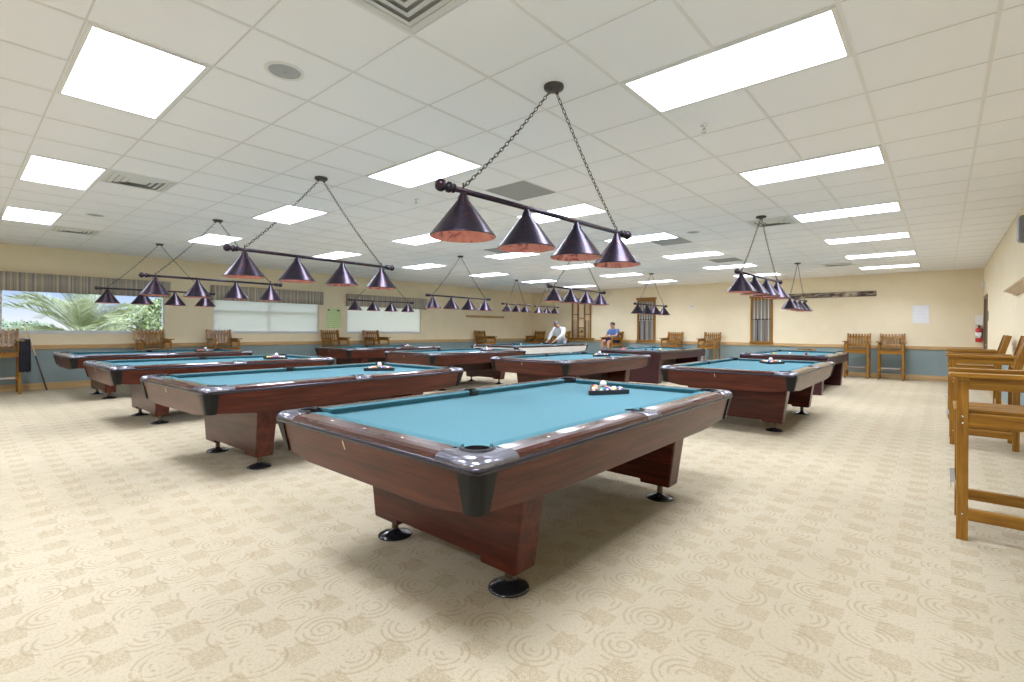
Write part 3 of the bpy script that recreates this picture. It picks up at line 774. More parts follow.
# ------------------------------------------------------------------ SPECTATOR CHAIRS
def make_chair():
    root = empty('spectator_chair')
    wz, wx, wy = M['or_z'], M['or_x'], M['or_y']
    for s in (1, -1):
        l = MB(); x0, x1 = sorted((s*.240, s*.280))
        l.box(x0, x1, -.28, -.225, 0, .985)
        for z in (.16, .72, .76): l.lathe([(.007,0),(.006,.004),(.001,.005)], 8, (0,0,0), 1, True, Matrix.Translation((s*.280, -.252, z)) @ Euler((0, s*PI/2, 0)).to_matrix().to_4x4())
        l.build('front_leg', [wz, M['chrome']], root, bevel=.004)
        b = MB(); pr = [(.225,0),(.28,0),(.285,.86),(.385,1.235),(.330,1.25),(.228,.87)]
        b.loft([[(x0, y, z) for y, z in pr], [(x1, y, z) for y, z in pr]]); b.build('back_leg', wz, root, bevel=.004)
        a = MB(); xa, xb = sorted((s*.212, s*.322))
        a.box(xa, xb, -.315, .255, 1.003, 1.03)
        ar = a.build('armrest', wy, root, bevel=.007)
        u = MB(); u.box(x0, x1, -.225, .235, .93, 1.003); u.build('arm_rail', wy, root, bevel=.003)
        u = MB(); u.box(x0, x1, -.225, .226, .125, .195); u.build('side_stretcher', wy, root, bevel=.003)
        u = MB(); u.box(x0, x1, -.225, .226, .70, .782); u.build('side_seat_rail', wy, root, bevel=.003)
    u = MB(); u.box(-.240, .240, -.272, -.245, .70, .782); u.build('front_seat_rail', wx, root, bevel=.003)
    u = MB(); u.box(-.240, .240, .235, .265, .70, .782); u.build('rear_seat_rail', wx, root, bevel=.003)
    for k in range(8):
        x = -.205 + .41*k/7
        u = MB(); u.box(x-.021, x+.021, -.292, .225, .783, .803); u.build('seat_slat', wy, root, bevel=.004)
    u = MB(); u.box(-.280, .280, -.280, -.281, .28, .332); fr = u.build('footrest', wx, root, bevel=.004)
    u = MB(); u.box(-.20, .20, -.305, -.283, .332, .336); u.box(-.20, .20, -.306, -.3015, .296, .336); u.build('kick_plate', M['kick'], fr)
    u = MB(); u.box(-.240, .240, .235, .240, .24, .31); u.build('rear_stretcher', wx, root, bevel=.003)
    def yb(z): return .285 + (z-.86)*.2667
    for z0, z1, nm in ((.90, .955, 'lower_back_rail'), (1.12, 1.175, 'upper_back_rail')):
        u = MB(); u.loft([[(x, yb(z0)-.03, z0), (x, yb(z0)-.005, z0), (x, yb(z1)-.005, z1), (x, yb(z1)-.03, z1)] for x in (-.240, .240)]); u.build(nm, wx, root, bevel=.003)
    for k in range(7):
        x = -.206 + .412*k/6; w = .021
        z0, z1 = .885, 1.235
        u = MB(); rings = []
        for i in range(5):
            z = z0 + (z1-z0)*i/4; q = w*(1-.22*math.sin(PI*i/4)); y = yb(z)-.032 + .006*math.sin(PI*i/4)
            rings.append([(x-q, y-.016, z), (x+q, y-.016, z), (x+q, y, z), (x-q, y, z)])
        u.loft(rings); sl = u.build('back_slat', wz, root, bevel=.003)
    return root
M['kick'] = mat('steel_kick_plate', (.45,.46,.48), .3, .8)
c0 = make_chair(); CG = 'tall slatted oak spectator chairs round the walls'
chairs = [(.35, 4.395, -90, 'amber oak spectator chair nearest the viewer, cut by the right edge'), (.35, 7.83, -90, 'second amber oak spectator chair along the right wall'), (.35, 10.03, -90, 'third amber oak spectator chair along the right wall, beyond the other two'),
    (-13.42, .60, 90, 'tall oak chair at the left edge with a dark jacket hung on it'), (-13.42, 3.02, 90, 'tall oak chair under the right end of the palm window'), (-13.42, 4.46, 90, 'tall oak chair under the left end of the sheer shaded window'),
    (-13.42, 7.45, 90, 'tall oak chair under the green notice'), (-13.42, 8.85, 90, 'tall oak chair under the opaque white shade'), (-13.42, 13.78, 90, 'tall oak chair under the wooden ledge on the window wall'),
    (-1.785, 16.75, 0, 'tall chair on the back wall left of the one near the white paper'), (-1.03, 16.75, 0, 'tall chair on the back wall nearest the white paper notice'),
    (-5.88, 16.75, 0, 'tall chair between the thermostat and the right hand cue rack'), (-7.18, 16.75, 0, 'tall chair right of the middle cue rack'),
    (-9.52, 16.66, -14, 'tall chair with the man in blue sitting in it'), 
    (-12.0, 16.75, 0, 'tall chair behind the man in white'), (-13.30, 16.72, 0, 'tall chair in the far back corner')]
for k, (x, y, a, lab) in enumerate(chairs):
    o = c0 if k == 0 else dup(c0); o.location = (x, y, 0); o.rotation_euler = (0, 0, math.radians(a)); tag(o, lab, 'chair', CG)

# jacket and cloth on the left chair
M['jacket'] = noisy('dark_jacket_cloth', (.008,.008,.014), (.018,.018,.032), 12, .85)
M['purple'] = mat('purple_cloth', (.22,.16,.42), .8)
def drape(name, mt, top, w, h, normal_y, lab, cat, depth=0):
    # cloth hung over an arm: short flap inside, long flap outside, with folds
    mb = MB(); rings = []; nx = 18
    prof = [(-.05, -.16), (-.045, -.05), (-.035, .008), (0, .016), (.035, .010), (.05, -.06), (.055, -h*.4), (.05, -h*.75), (.06, -h)]
    for i, (py, pz) in enumerate(prof):
        fo = max(0, i-3)/5
        rings.append([(-w/2*(1+.10*fo) + w*(1+.10*fo)*k/nx, py*(1 + depth*fo) + .016*fo*math.sin(k*1.35+i*.3), pz + .01*fo*math.sin(k*.9)) for k in range(nx+1)])
    mb.loft(rings, 0, True, False, False)
    o = mb.build(name, mt, None, top); s = o.modifiers.new('t', 'SOLIDIFY'); s.thickness = .008; s.offset = 1
    s2 = o.modifiers.new('s', 'SUBSURF'); s2.levels = 1; s2.render_levels = 1
    return tag(o, lab, cat)
drape('jacket', M['jacket'], (-13.16, .925, 1.035), .15, .62, 1, 'dark jacket hanging from the arm of the chair at the left edge', 'jacket').rotation_euler = (0, 0, -PI/2)
drape('towel', M['purple'], (-13.30, .912, 1.038), .13, .07, 1, 'small purple cloth on the arm front of the chair at the left edge', 'cloth')

# ------------------------------------------------------------------ CUES AND CUE RACKS
M['maple'] = mat('maple_shaft', (.72,.55,.33), .3, 0, .3); M['butt_dark'] = mat('dark_cue_butt', (.05,.025,.02), .25, 0, .5)
M['butt_grey'] = mat('grey_cue_wrap', (.5,.5,.5), .6); M['tip'] = mat('cue_tip', (.10,.18,.35), .8); M['maple_pale'] = mat('pale_shaft', (.78,.72,.60), .35, 0, .3)
def make_cue(shaft, butt):
    r = empty('pool_cue')
    b = MB(); b.lathe([(.001,0),(.0145,.002),(.0150,.02),(.0125,.42),(.0115,.72)], 12); b.build('cue_butt', butt, r)
    b = MB(); b.lathe([(.0117,.72),(.0118,.735),(.0112,.74),(.0068,1.40),(.0066,1.42)], 12); b.build('cue_shaft', shaft, r)
    b = MB(); b.lathe([(.0064,1.42),(.0066,1.425),(.0055,1.437),(.001,1.44)], 10); b.build('cue_tip', M['tip'], r)
    return r
protos = [make_cue(M['maple'], M['butt_dark']), make_cue(M['maple_pale'], M['butt_grey']), make_cue(M['maple'], M['or_z'])]
used = [False]*3
def cue(k, loc, rot, lab, group):
    if used[k]: o = dup(protos[k])
    else: o = protos[k]; used[k] = True
    o.location = loc; o.rotation_euler = rot; tag(o, lab, 'cue', group); return o
def lean(k, p, q, lab):
    p, q = Vector(p), Vector(q); d = (q-p).normalized(); o = cue(k, p, (0,0,0), lab, None)
    o.rotation_euler = Vector((0,0,1)).rotation_difference(d).to_euler()
lean(0, (-13.60, 1.28, .006), (-13.85, .96, 1.40), 'pool cue leaning against the window wall beside the left edge chair')
M['rack_back'] = mat('grey_rack_back', (.22,.22,.21), .7)
def cue_rack(x0, x1, z0, z1, lab, n, kinds, ordw, which, zhold=None):
    r = empty('cue_rack', ((x0+x1)/2, YB, z0)); tag(r, lab, 'cue rack', 'wall mounted cue racks'); w, h = (x1-x0)/2, z1-z0
    MB().box(-w+.02, w-.02, -.018, -.002, .02, h-.02).build('back_panel', M['rack_back'], r)
    for s in (1, -1):
        x0_, x1_ = sorted((s*w, s*(w-.065))); MB().box(x0_, x1_, -.05, 0, 0, h).build('side_post', M['or_z'], r, bevel=.006)
    MB().box(-w-.03, w+.03, -.085, 0, h-.02, h+.05).build('top_cap', M['or_x'], r, bevel=.01)
    MB().box(-w+.06, w-.06, -.05, 0, h-.10, h-.02).build('top_rail', M['or_x'], r, bevel=.003)
    MB().box(-w-.01, w+.01, -.10, 0, -.04, .03).build('cue_shelf', M['or_x'], r, bevel=.006)
    zh = zhold or h*.5
    hb = MB()
    xs = [-w+.065+(2*w-.13)*(i+.5)/n for i in range(n)]
    hb.box(-w+.06, w-.06, -.042, -.01, zh, zh+.035)
    for x in xs: hb.tube([(x+.022, -.04, zh+.018), (x+.022, -.075, zh+.018), (x+.012, -.085, zh+.018)], .006, 6)
    hb.build('cue_holder', M['black_plastic'], r)
    for i, x in enumerate(xs):
        if kinds[i] is None: continue
        cue(kinds[i], ((x0+x1)/2 + x, YB-.064, z0+.031), (0,0,random.uniform(0,3)), '%s upright cue from the left in the %s cue rack' % (ordw[i], which), 'cues in the %s cue rack' % which)
ow = ['first', 'second', 'third', 'fourth', 'fifth', 'sixth']
cue_rack(-4.70, -4.04, .93, 2.38, 'oak cue rack on the back wall behind the end-on lamp at right', 5, [1, 0, 1, 2, 1], ow, 'right hand')
cue_rack(-8.71, -7.98, .90, 2.47, 'oak cue rack on the back wall between the seated man and the thermostat', 6, [0, 1, 0, 1, 2, 1], ow, 'middle')
# far left combined rack with shelves
r = empty('cue_rack', (-11.22, YB, .97)); tag(r, 'cue rack with open middle shelves on the back wall right of the man in white', 'cue rack', 'wall mounted cue racks')
for x in (-.44, -.16, .16, .44):
    MB().box(x-.03, x+.03, -.06, 0, 0, 1.58).build('side_post', M['or_z'], r, bevel=.005)
for z, d_ in ((.06, .16), (.22, .16), (.42, .16), (.80, .12)): MB().box(-.13, .13, -d_, 0, z, z+.03).build('middle_shelf', M['or_x'], r, bevel=.004)
MB().box(-.50, .50, -.10, 0, 1.56, 1.63).build('top_cap', M['or_x'], r, bevel=.008)
MB().box(-.72, .62, -.13, 0, -.05, .0).build('cue_shelf', M['or_x'], r, bevel=.006)
for s in (-1, 1):
    MB().box(s*.30-.11, s*.30+.11, -.05, -.012, .95, .985).build('cue_holder', M['black_plastic'], r)
n = 0
for s in (-1, 1):
    for q in range(3):
        cue([0, 2, 0][q], (-11.22 + s*.30 + (q-1)*.07, YB-.07, .971), (0,0,0), '%s upright cue from the left in the cue rack with shelves' % ow[n], 'cues in the rack with shelves'); n += 1
bx = MB(); bx.box(-.045, .045, -.03, .03, 0, .05); tag(bx.build('chalk_box', M['black_plastic'], None, (-11.14, YB-.10, .97+.253), bevel=.006), 'small black box on the shelf of the cue rack near the man in white', 'box')

# ------------------------------------------------------------------ WALL FITTINGS
def line_print(name, base, ink, nl):
    m = mat(name, base, .6); t = NT(m); sp = t.n('ShaderNodeSeparateXYZ'); t.l(t.coord(), sp.inputs[0])
    f = t.math('FRACT', t.math('MULTIPLY', sp.outputs[2], nl)); n = t.n('ShaderNodeTexNoise', i_Scale=70); t.l(t.coord(), n.inputs['Vector'])
    k = t.math('MULTIPLY', t.math('LESS_THAN', f, .35), t.math('GREATER_THAN', n.outputs[0], .47))
    t.l(t.mix(t.math('MULTIPLY', k, .5), base, ink), t.b.inputs['Base Color']); return m
M['green_paper'] = line_print('green_notice_print', (.66,.84,.42), (.25,.40,.15), 16)
M['white_notice'] = line_print('white_notice_print', (.86,.88,.92), (.55,.6,.7), 20)
r = empty('notice', (XL, 7.65, 1.31)); tag(r, 'pale green paper notice between the two shaded windows', 'notice')
MB().box(-.003, .006, -.225, .225, 0, .58).build('notice_sheet', M['green_paper'], r)
MB().box(.0065, .0085, -.20, -.14, .515, .55).build('dark_emblem', M['black_plastic'], r); MB().box(.0065, .0085, .10, .17, .505, .545).build('dark_emblem', M['black_plastic'], r)
r = empty('notice', (-.435, YB, 1.54)); tag(r, 'white paper notice above the two chairs on the back wall at right', 'notice')
MB().box(-.16, .16, -.007, -.002, 0, .46).build('notice_sheet', M['white_notice'], r)
f = MB(); f.box(-.175, .175, -.0045, .003, -.015, .475); f.build('clear_holder', M['white_plastic'], r)
r = empty('wall_thermostat', (-6.65, YB, 2.06)); tag(r, 'small white thermostat box high on the back wall', 'thermostat')
MB().box(-.055, .055, -.03, 0, 0, .13).build('thermostat_body', M['white_plastic'], r, bevel=.01); MB().box(-.03, .03, -.032, -.029, .06, .10).build('display', M['speaker_grille'], r)
# long panorama
def pano():
    m = mat('sepia_panorama', (.4,.33,.26), .5); t = NT(m); n = t.n('ShaderNodeTexNoise', i_Scale=9, i_Detail=5); t.l(t.coord('Object', (.6,1,2.2)), n.inputs['Vector'])
    n2 = t.n('ShaderNodeTexNoise', i_Scale=2.2); t.l(t.coord('Object', (1,1,.1)), n2.inputs['Vector'])
    f = t.math('ADD', t.math('MULTIPLY', n.outputs[0], .6), t.math('MULTIPLY', n2.outputs[0], .4))
    t.l(t.ramp(f, [(.42, (.05,.035,.03)), (.52, (.25,.19,.14)), (.6, (.62,.54,.42))]), t.b.inputs['Base Color']); return m
M['pano'] = pano(); M['frame_brown'] = mat('thin_brown_frame', (.14,.09,.06), .4)
r = empty('panorama_picture', (-2.72, YB, 2.30)); tag(r, 'long narrow framed panorama in sepia high on the back wall', 'picture')
MB().box(-1.30, 1.30, -.018, -.002, .012, .138).build('print', M['pano'], r)
f = MB(); f.box(-1.32, 1.32, -.025, 0, 0, .012); f.box(-1.32, 1.32, -.025, 0, .138, .15); f.box(-1.32, -1.30, -.025, 0, .012, .138); f.box(1.30, 1.32, -.025, 0, .012, .138)
f.build('picture_frame', M['frame_brown'], r)
# ledge on the window wall
r = MB(); r.box(0, .07, -1.08, 1.08, 0, .03); r.box(0, .025, -1.08, 1.08, -.06, 0)
tag(r.build('wall_ledge', M['oak_y'], None, (XL, 14.22, 1.82), bevel=.004), 'long wooden ledge on the window wall near the far corner', 'shelf')
# right wall shelf
r = empty('wall_shelf', (XR, 8.2, 1.78)); tag(r, 'moulded wooden shelf on the right wall above the chairs', 'shelf')
MB().box(-.13, 0, -1.6, 1.6, .075, .10).build('shelf_board', M['oak_y'], r, bevel=.005)
mo = MB(); mo.loft([[(-.11, y, .075), (0, y, .075), (0, y, .02), (-.03, y, .02), (-.05, y, .045), (-.09, y, .06)] for y in (-1.55, 1.55)]); mo.build('shelf_moulding', M['oak_y'], r)
# wall speaker
r = empty('wall_speaker', (XR, 8.08, 2.32)); tag(r, 'dark grey rounded speaker high on the right wall at the edge', 'speaker')
MB().box(-.13, -.01, -.10, .10, 0, .30).build('speaker_case', mat('dark_grey_case', (.16,.15,.15), .4), r, bevel=.035, seg=4)
MB().box(-.134, -.12, -.075, .075, .03, .27).build('speaker_front', M['speaker_grille'], r, bevel=.01)
MB().box(-.015, 0, -.03, .03, .10, .20).build('wall_bracket', M['black_plastic'], r)
# fire extinguisher and its sign
r = empty('fire_extinguisher', (.70, YB-.075, 1.05)); tag(r, 'red fire extinguisher on the back wall by the right corner', 'fire extinguisher')
b = MB(); b.lathe([(.001,0),(.06,.0),(.068,.01),(.068,.29),(.060,.325),(.035,.35),(.020,.358),(.020,.375),(.001,.376)], 24); b.build('cylinder', M['red'], r)
b = MB(); b.lathe([(.0685,.10),(.069,.10),(.069,.24),(.0685,.24)], 24); b.build('label_band', M['paper'], r)
b = MB(); b.box(-.02, .02, -.02, .02, .37, .41); b.tube([(0,0,.41),(0,-.05,.43),(0,-.11,.425)], .009, 6); b.tube([(0,0,.39),(0,-.05,.395),(0,-.10,.38)], .007, 6); b.build('valve_handle', M['black_plastic'], r)
b = MB(); b.tube([(.015,0,.39),(.05,-.02,.385),(.055,-.055,.30),(.05,-.06,.15),(.048,-.06,.08)], .009, 8); b.build('hose', M['black_plastic'], r)
MB().box(-.05, .05, .066, .079, .12, .34).build('wall_bracket', M['chrome'], r)
sg = MB(); sg.box(-.075, .075, -.06, 0, 0, .25); tag(sg.build('extinguisher_sign', M['white_plastic'], None, (.70, YB, 1.475), bevel=.01), 'white box sign above the red fire extinguisher', 'sign')
st = MB(); st.box(-.05, .004, -.09, .09, 0, .17); st.box(-.06, -.05, -.05, .05, .04, .13); tag(st.build('alarm_strobe', M['white_plastic'], None, (XR, 16.78, 2.38), bevel=.008), 'white alarm box high on the right wall by the corner', 'alarm')
pl = MB(); pl.box(-.008, .004, -.09, .09, 0, .22); tag(pl.build('door_plate', mat('grey_plate', (.2,.19,.18), .5), None, (XR, 15.36, 1.55), bevel=.003), 'small dark grey plate beside the corner door', 'sign')

# ------------------------------------------------------------------ PEOPLE
def skin_obj(name, V, E, mt, parent=None, loc=(0,0,0), rz=0, root=0, sub=2):
    keys = list(V); idx = {k: i for i, k in enumerate(keys)}
    me = bpy.data.meshes.new(name); me.from_pydata([V[k][0] for k in keys], [(idx[a], idx[b]) for a, b in E], [])
    o = bpy.data.objects.new(name, me); COL.objects.link(o)
    sk = o.modifiers.new('skin', 'SKIN'); sk.use_smooth_shade = True
    for i, k in enumerate(keys):
        q = me.skin_vertices[0].data[i]; rr = V[k][1]; q.radius = (rr, rr) if not isinstance(rr, tuple) else rr
        q.use_root = (i == root)
    ss = o.modifiers.new('sub', 'SUBSURF'); ss.levels = sub; ss.render_levels = sub
    bpy.context.view_layer.update()
    dg = bpy.context.evaluated_depsgraph_get()
    m2 = bpy.data.meshes.new_from_object(o.evaluated_get(dg)); o.modifiers.clear(); o.data = m2
    m2.materials.clear(); m2.materials.append(mt)
    for p in m2.polygons: p.use_smooth = True
    o.location = loc; o.rotation_euler = (0,0,rz)
    if parent: o.parent = parent
    return o
def person(J, loc, rz, label, shirt_m, leg_m, hair_m, short_legs=False, short_sleeve=False, bald=False, bulk=.018):
    """J: joint positions. Body is one skinned surface; clothes are looser skins."""
    V, E = {}, []
    def v(k, p, r): V[k] = (tuple(p), r)
    P = {k: Vector(p) for k, p in J.items()}
    v('pel', P['pel'], (.13,.10)); v('waist', P['waist'], (.105,.08)); v('chest', P['chest'], (.115,.085)); v('neck0', P['neck'], .058)
    hd = P['head']; f = Vector(J['face']).normalized(); up = (hd-P['neck']).normalized()
    v('head1', hd - up*.045, (.066,.07)); v('head2', hd + up*.04, (.076,.084)); v('head3', hd + up*.10, (.05,.055))
    E += [('pel','waist'),('waist','chest'),('chest','neck0'),('neck0','head1'),('head1','head2'),('head2','head3')]
    v('nose', hd - up*.005 + f*.098, .013); E.append(('head1','nose'))
    side = up.cross(f).normalized()
    for s, n in ((1,'L'),(-1,'R')):
        sh, el, wr, hp, kn, an = (P[x+n] for x in ('sh','el','wr','hip','kn','an'))
        v('sh'+n, sh, .062); v('el'+n, el, .042); v('wr'+n, wr, .028)
        hdir = Vector(J['hand'+n]).normalized(); pn = Vector(J.get('palm'+n, (0,0,-1)))
        lat = hdir.cross(pn).normalized()
        palm = wr + hdir*.075; v('palm'+n, palm, (.036,.020))
        E += [('chest','sh'+n),('sh'+n,'el'+n),('el'+n,'wr'+n),('wr'+n,'palm'+n)]
        for i, (off, L) in enumerate(((-.030,.070),(-.010,.080),(.010,.075),(.029,.058))):
            b = palm + hdir*.030 + lat*off; m_ = b + hdir*L*.5 + pn*.004; t_ = m_ + hdir*L*.42 + pn*.018
            v('f%d%s0' % (i, n), b, .010); v('f%d%s1' % (i, n), m_, .009); v('f%d%s2' % (i, n), t_, .007)
            E += [('palm'+n, 'f%d%s0' % (i, n)), ('f%d%s0' % (i, n), 'f%d%s1' % (i, n)), ('f%d%s1' % (i, n), 'f%d%s2' % (i, n))]
        b = wr + hdir*.04 + lat*(-.045); v('t0'+n, b, .012); v('t1'+n, b + hdir*.035 - lat*.02, .010); v('t2'+n, b + hdir*.06 - lat*.026, .008)
        E += [('wr'+n,'t0'+n),('t0'+n,'t1'+n),('t1'+n,'t2'+n)]
        v('hip'+n, hp, .088); v('kn'+n, kn, .058); mid = kn.lerp(an, .35); v('cf'+n, mid, .054); v('an'+n, an, .036)
        toe = an + Vector((0,-.17,-.045)); v('toe'+n, toe, (.038,.026)); v('heel'+n, an + Vector((0,.03,-.05)), .03)
        E += [('pel','hip'+n),('hip'+n,'kn'+n),('kn'+n,'cf'+n),('cf'+n,'an'+n),('an'+n,'toe'+n),('an'+n,'heel'+n)]
        v('ear'+n, hd + side*s*.082 - f*.005, .014); E.append(('head2','ear'+n))
    body = skin_obj('person', V, E, M['skin'], None, loc, rz)
    tag(body, label, 'person')
    def grow(keys, g, ov={}):
        W = {}
        for k in keys:
            p, r = V[k]; r = ov.get(k, r); W[k] = (p, tuple(x+g for x in r) if isinstance(r, tuple) else r+g)
        return W
    sk = ['pel','waist','chest','shL','shR','elL','elR']
    se = [('pel','waist'),('waist','chest'),('chest','shL'),('chest','shR'),('shL','elL'),('shR','elR')]
    W = grow(sk, bulk, {'chest': (.145,.112), 'waist': (.13,.10), 'pel': (.135,.11)})
    for n in 'LR':
        if short_sleeve:
            W['el'+n] = (tuple(P['sh'+n].lerp(P['el'+n], .75)), .064)
        else:
            W['wr'+n] = (tuple(P['el'+n].lerp(P['wr'+n], .93)), .044); se.append(('el'+n,'wr'+n))
    W['coll'] = (tuple(P['chest'].lerp(P['neck'], .82)), .066); se.append(('chest','coll'))
    skin_obj('shirt', W, se, shirt_m, body)
    W = {'pel': (V['pel'][0], (.145,.118))}; ee = []
    for n in 'LR':
        W['hip'+n] = (V['hip'+n][0], .104)
        end = P['hip'+n].lerp(P['kn'+n], .80) if short_legs else P['kn'+n]
        W['kn'+n] = (tuple(end), .082 if short_legs else .072); ee += [('pel','hip'+n),('hip'+n,'kn'+n)]
        if not short_legs: W['an'+n] = (tuple(P['an'+n] + Vector((0,0,.03))), .058); ee.append(('kn'+n,'an'+n))
    skin_obj('shorts' if short_legs else 'trousers', W, ee, leg_m, body)
    for n in 'LR':
        W = {'h': (tuple(P['an'+n] + Vector((0,.035,-.045))), .042), 'm': (tuple(P['an'+n] + Vector((0,-.06,-.045))), (.046,.036)), 't': (tuple(P['an'+n] + Vector((0,-.18,-.05))), (.044,.030))}
        skin_obj('shoe', W, [('h','m'),('m','t')], M['shoe'], body)
    # hair cap: shell over the top and back of the head
    hm = MB(); c = hd + up*.035 - f*.012; rot = f.to_track_quat('-Y', 'Z').to_matrix().to_4x4()
    rings = []
    for j in range(8):
        a = math.radians(90 - j*15.5)
        ring = []
        for i in range(24):
            b = 2*PI*i/24; fr = max(0, -math.sin(b))
            aa = a if a > math.radians(50 if not bald else 62) else a + fr*math.radians(62)*min(1, (math.radians(50)-a)/.5) if a < math.radians(50) else a
            ring.append((.088*math.cos(aa)*math.cos(b), .100*math.cos(aa)*math.sin(b), .100*math.sin(aa)))
        rings.append(ring)
    hm.loft(rings, 0, True, True, True, Matrix.Translation(c) @ rot); hm.build('hair', hair_m, body)
    for s in (1, -1):
        e = MB(); e.sphere(tuple(hd + up*.022 + f*.078 + side*s*.031), .011, 10, 6); e.build('eye', M['black_plastic'], body)
    return body
# man in white leaning over the end of the snooker table
person({'pel': (0,.12,.90), 'waist': (0,.06,1.02), 'chest': (0,-.03,1.24), 'neck': (0,-.12,1.40), 'head': (-.03,-.205,1.50), 'face': (-.35,-1,-.6),
        'shL': (.20,-.07,1.325), 'shR': (-.20,-.07,1.325), 'elL': (.25,-.22,1.09), 'elR': (-.28,-.24,1.09), 'wrL': (.10,-.44,.895), 'wrR': (-.22,-.46,.895),
        'handL': (-.2,-1,-.45), 'handR': (.1,-1,-.45), 'hipL': (.095,.11,.87), 'hipR': (-.095,.11,.87), 'knL': (.12,.02,.47), 'knR': (-.12,.10,.47), 'anL': (.13,.10,.085), 'anR': (-.14,.24,.085)},
       (-10.86, 15.16, 0), 0, 'grey haired man in a white shirt leaning over the end of the pale snooker table', M['shirt_white'], M['trousers'], M['hair_grey'], bald=True, bulk=.036)
# man in blue seated in a tall chair, hands together in his lap
person({'pel': (0,.14,.90), 'waist': (0,.15,1.03), 'chest': (0,.12,1.21), 'neck': (0,.085,1.355), 'head': (0,.045,1.47), 'face': (-.25,-1,-.25),
        'shL': (.19,.12,1.285), 'shR': (-.19,.12,1.285), 'elL': (.262,-.02,1.09), 'elR': (-.262,-.02,1.09), 'wrL': (.10,-.20,1.06), 'wrR': (-.10,-.20,1.06),
        'handL': (-1,-.5,-.1), 'handR': (1,-.5,-.1), 'hipL': (.095,.10,.895), 'hipR': (-.095,.10,.895), 'knL': (.16,-.34,.86), 'knR': (-.16,-.34,.86), 'anL': (.15,-.335,.45), 'anR': (-.15,-.335,.45)},
       (-9.52, 16.66, 0), math.radians(-14), 'man in a blue shirt and navy shorts sitting in a tall chair', M['shirt_blue'], M['navy'], M['hair_dark'], True, True)

# ------------------------------------------------------------------ OUTSIDE THE PALM WINDOW
M['lawn'] = noisy('dry_lawn', (.34,.38,.20), (.46,.46,.30), 1.2, .95)
g = MB(); g.box(-90, XL-.15, -60, 80, -.25, -.12); struct(g.build('ground_outside', M['lawn']))
M['frond'] = noisy('palm_frond_green', (.13,.155,.07), (.27,.29,.16), 6, .6); M['trunk'] = noisy('palm_trunk_bark', (.16,.11,.07), (.28,.21,.14), 14, .9, .4)
M['leaf'] = noisy('shrub_leaf_green', (.10,.14,.05), (.23,.27,.12), 5, .6); M['leaf_dark'] = noisy('hedge_leaf_green', (.09,.13,.08), (.18,.22,.14), 5, .7)
def palm(loc):
    r = empty('palm_tree', loc); rnd = random.Random(3)
    t = MB(); t.lathe([(.30,0),(.24,.2),(.20,.7),(.22,1.0),(.20,1.12),(.05,1.2)], 16); t.build('trunk', M['trunk'], r)
    for i in range(46):
        a = 2.4*i + rnd.uniform(-.2,.2); el = math.radians(rnd.choice([75,62,50,38,25,12,2]) + rnd.uniform(-6,6)); L = rnd.uniform(1.7, 2.35)
        mb = MB(); n = 26; pts = []
        for k in range(n+1):
            u = k/n; e = el - u*u*math.radians(70)
            pts.append((pts[-1] + Vector((math.cos(a)*math.cos(e), math.sin(a)*math.cos(e), math.sin(e)))*(L/n)) if pts else Vector((0,0,1.12)))
        mb.tube([tuple(p) for p in pts], [.016*(1-.8*k/n) for k in range(n+1)], 5)
        for k in range(4, n):
            d = (pts[k+1]-pts[k]).normalized(); sd = d.cross(Vector((0,0,1)))
            if sd.length < .01: continue
            sd.normalize(); up = sd.cross(d); ll = .42*math.sin(PI*min(1,(k+2)/(n+3)))**.6 + .06
            for s in (1, -1):
                for h in (0, .5):
                    b = pts[k] + d*h*(L/n); q = (sd*s*.72 + d*.62 + up*(.35 + rnd.uniform(-.15,.15))).normalized(); w = d*.006
                    tip = b + q*ll + Vector((0,0,-.10*ll)); m_ = b + q*ll*.5
                    mb.add([b-w, b+w, m_+w*1.1, tip, m_-w*1.1], [(0,1,2,3,4)])
        mb.build('frond', M['frond'], r)
    return r
tag(palm((-18.4, 2.45, -.12)), 'short feathery palm outside the clear window', 'palm tree')
def bush(loc, R, h, n, mt, label, ls=.09):
    r = empty('shrub', loc); rnd = random.Random(int(abs(loc[1])*100)); mb = MB()
    for i in range(n):
        a = rnd.uniform(0, 2*PI); z = rnd.random(); q = math.sqrt(rnd.random())*.4+.6
        bump = 1 + .22*math.sin(3*a+z*5) + .15*math.sin(7*a)
        rr = R*bump*math.sqrt(max(.02, 1-(2*z-.85)**2*.75))*q
        p = Vector((rr*math.cos(a), rr*math.sin(a), .12 + h*z))
        d = Vector((rnd.gauss(0,1), rnd.gauss(0,1), rnd.gauss(.3,1))).normalized(); s = d.cross(Vector((.3,.2,1))).normalized()*ls*.3; L = ls*rnd.uniform(.7,1.3)
        mb.add([p, p+d*L*.5+s, p+d*L, p+d*L*.5-s], [(0,1,2,3)])
    mb.build('foliage', mt, r)
    t = MB(); t.lathe([(.05,0),(.04,h*.5),(.015,h*.8)], 8); t.build('stem', M['trunk'], r)
    return tag(r, label, 'shrub')
bush((-18.2, 4.45, -.12), 1.0, 2.15, 5200, M['leaf'], 'leafy green shrub outside at the right end of the clear window', .12)
bush((-20.8, 6.3, -.12), 1.1, 2.2, 3800, M['leaf_dark'], 'darker shrub outside behind the leafy one', .12)
bush((-20.5, 9.6, -.12), 1.3, 2.0, 3000, M['leaf'], 'shrub outside behind the sheer shade', .13)
bush((-23.0, 5.0, -.12), 1.5, 2.1, 4200, M['leaf'], 'pale green shrub outside behind the palm', .14)
for i, (y, rr) in enumerate([(.2, 1.6), (1.8, 1.4), (-1.6, 1.9)]):
    bush((-34.0-i*4.5, y+1.0, -.12), rr, 1.5, 1500, M['leaf_dark'], ['low hedge shrub far across the lawn, middle one', 'low hedge shrub far across the lawn, right one', 'low hedge shrub far across the lawn, left one'][i], .22)

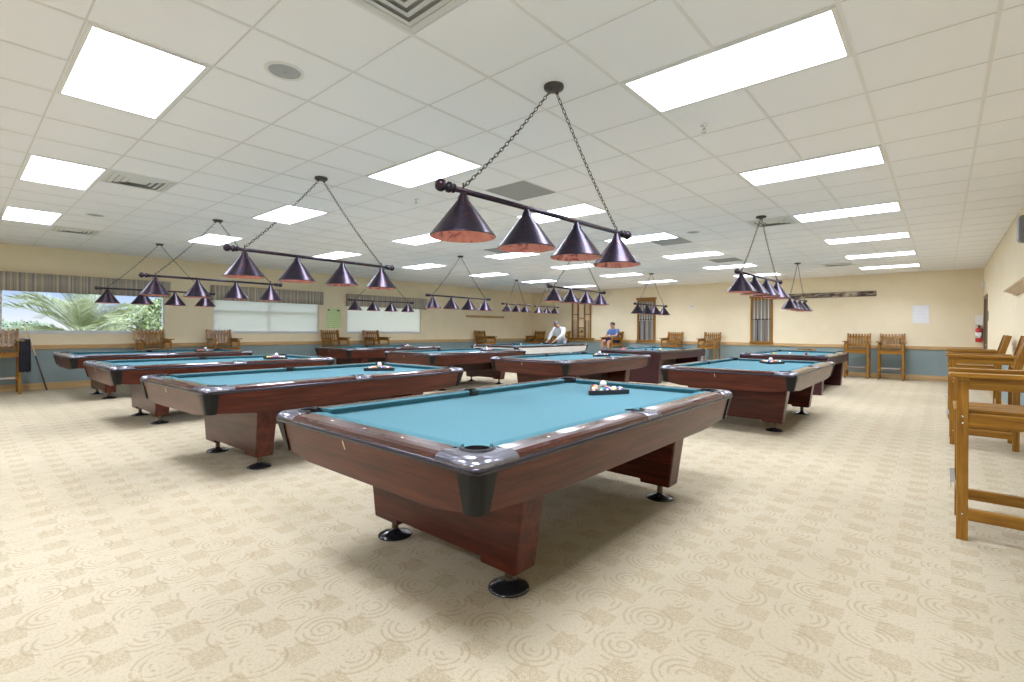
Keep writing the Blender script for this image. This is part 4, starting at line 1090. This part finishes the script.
# ------------------------------------------------------------------ LIGHT, WORLD, CAMERA
sun = bpy.data.lights.new('sun', 'SUN'); sun.energy = 1.7; sun.angle = .02; so = bpy.data.objects.new('sun', sun); COL.objects.link(so)
so.rotation_euler = (math.radians(10), math.radians(38), 0)      # from the far side of the building, high
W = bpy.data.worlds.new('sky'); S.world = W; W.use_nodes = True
t = W.node_tree; bg = t.nodes['Background']; tc = t.nodes.new('ShaderNodeTexCoord'); sp = t.nodes.new('ShaderNodeSeparateXYZ'); rp = t.nodes.new('ShaderNodeValToRGB')
t.links.new(tc.outputs['Generated'], sp.inputs[0]); t.links.new(sp.outputs[2], rp.inputs[0]); t.links.new(rp.outputs[0], bg.inputs[0])
e = rp.color_ramp.elements; e[0].position = 0; e[0].color = (.95,.96,1,1); e[1].position = .5; e[1].color = (.75,.86,1,1)
q = e.new(.025); q.color = (.72,.82,1,1); q = e.new(.07); q.color = (.36,.55,.95,1)
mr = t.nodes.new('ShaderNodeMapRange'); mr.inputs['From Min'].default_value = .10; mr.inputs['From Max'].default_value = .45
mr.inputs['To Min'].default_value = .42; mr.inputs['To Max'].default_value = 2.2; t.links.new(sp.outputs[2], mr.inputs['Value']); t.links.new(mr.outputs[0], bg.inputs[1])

cd = bpy.data.cameras.new('camera'); cam = bpy.data.objects.new('camera', cd); COL.objects.link(cam)
cd.sensor_width = 36; cd.lens = 491.2/1024*36; cd.shift_y = -(341-330.02)/1024; cd.clip_start = .02; cd.clip_end = 300
cam.matrix_world = Matrix.Translation((0,0,1.277)) @ Matrix.Rotation(.7193, 4, 'Z') @ Matrix.Rotation(PI/2, 4, 'X') @ Matrix.Rotation(.0063, 4, 'Z')
S.camera = cam
S.view_settings.view_transform = 'Standard'; S.view_settings.look = 'None'; S.view_settings.exposure = 1.34; S.view_settings.gamma = 1
S.view_settings.use_curve_mapping = False
cy = S.cycles
cy.use_denoising = True; cy.max_bounces = 10; cy.diffuse_bounces = 6; cy.glossy_bounces = 4; cy.transmission_bounces = 6; cy.sample_clamp_indirect = 6
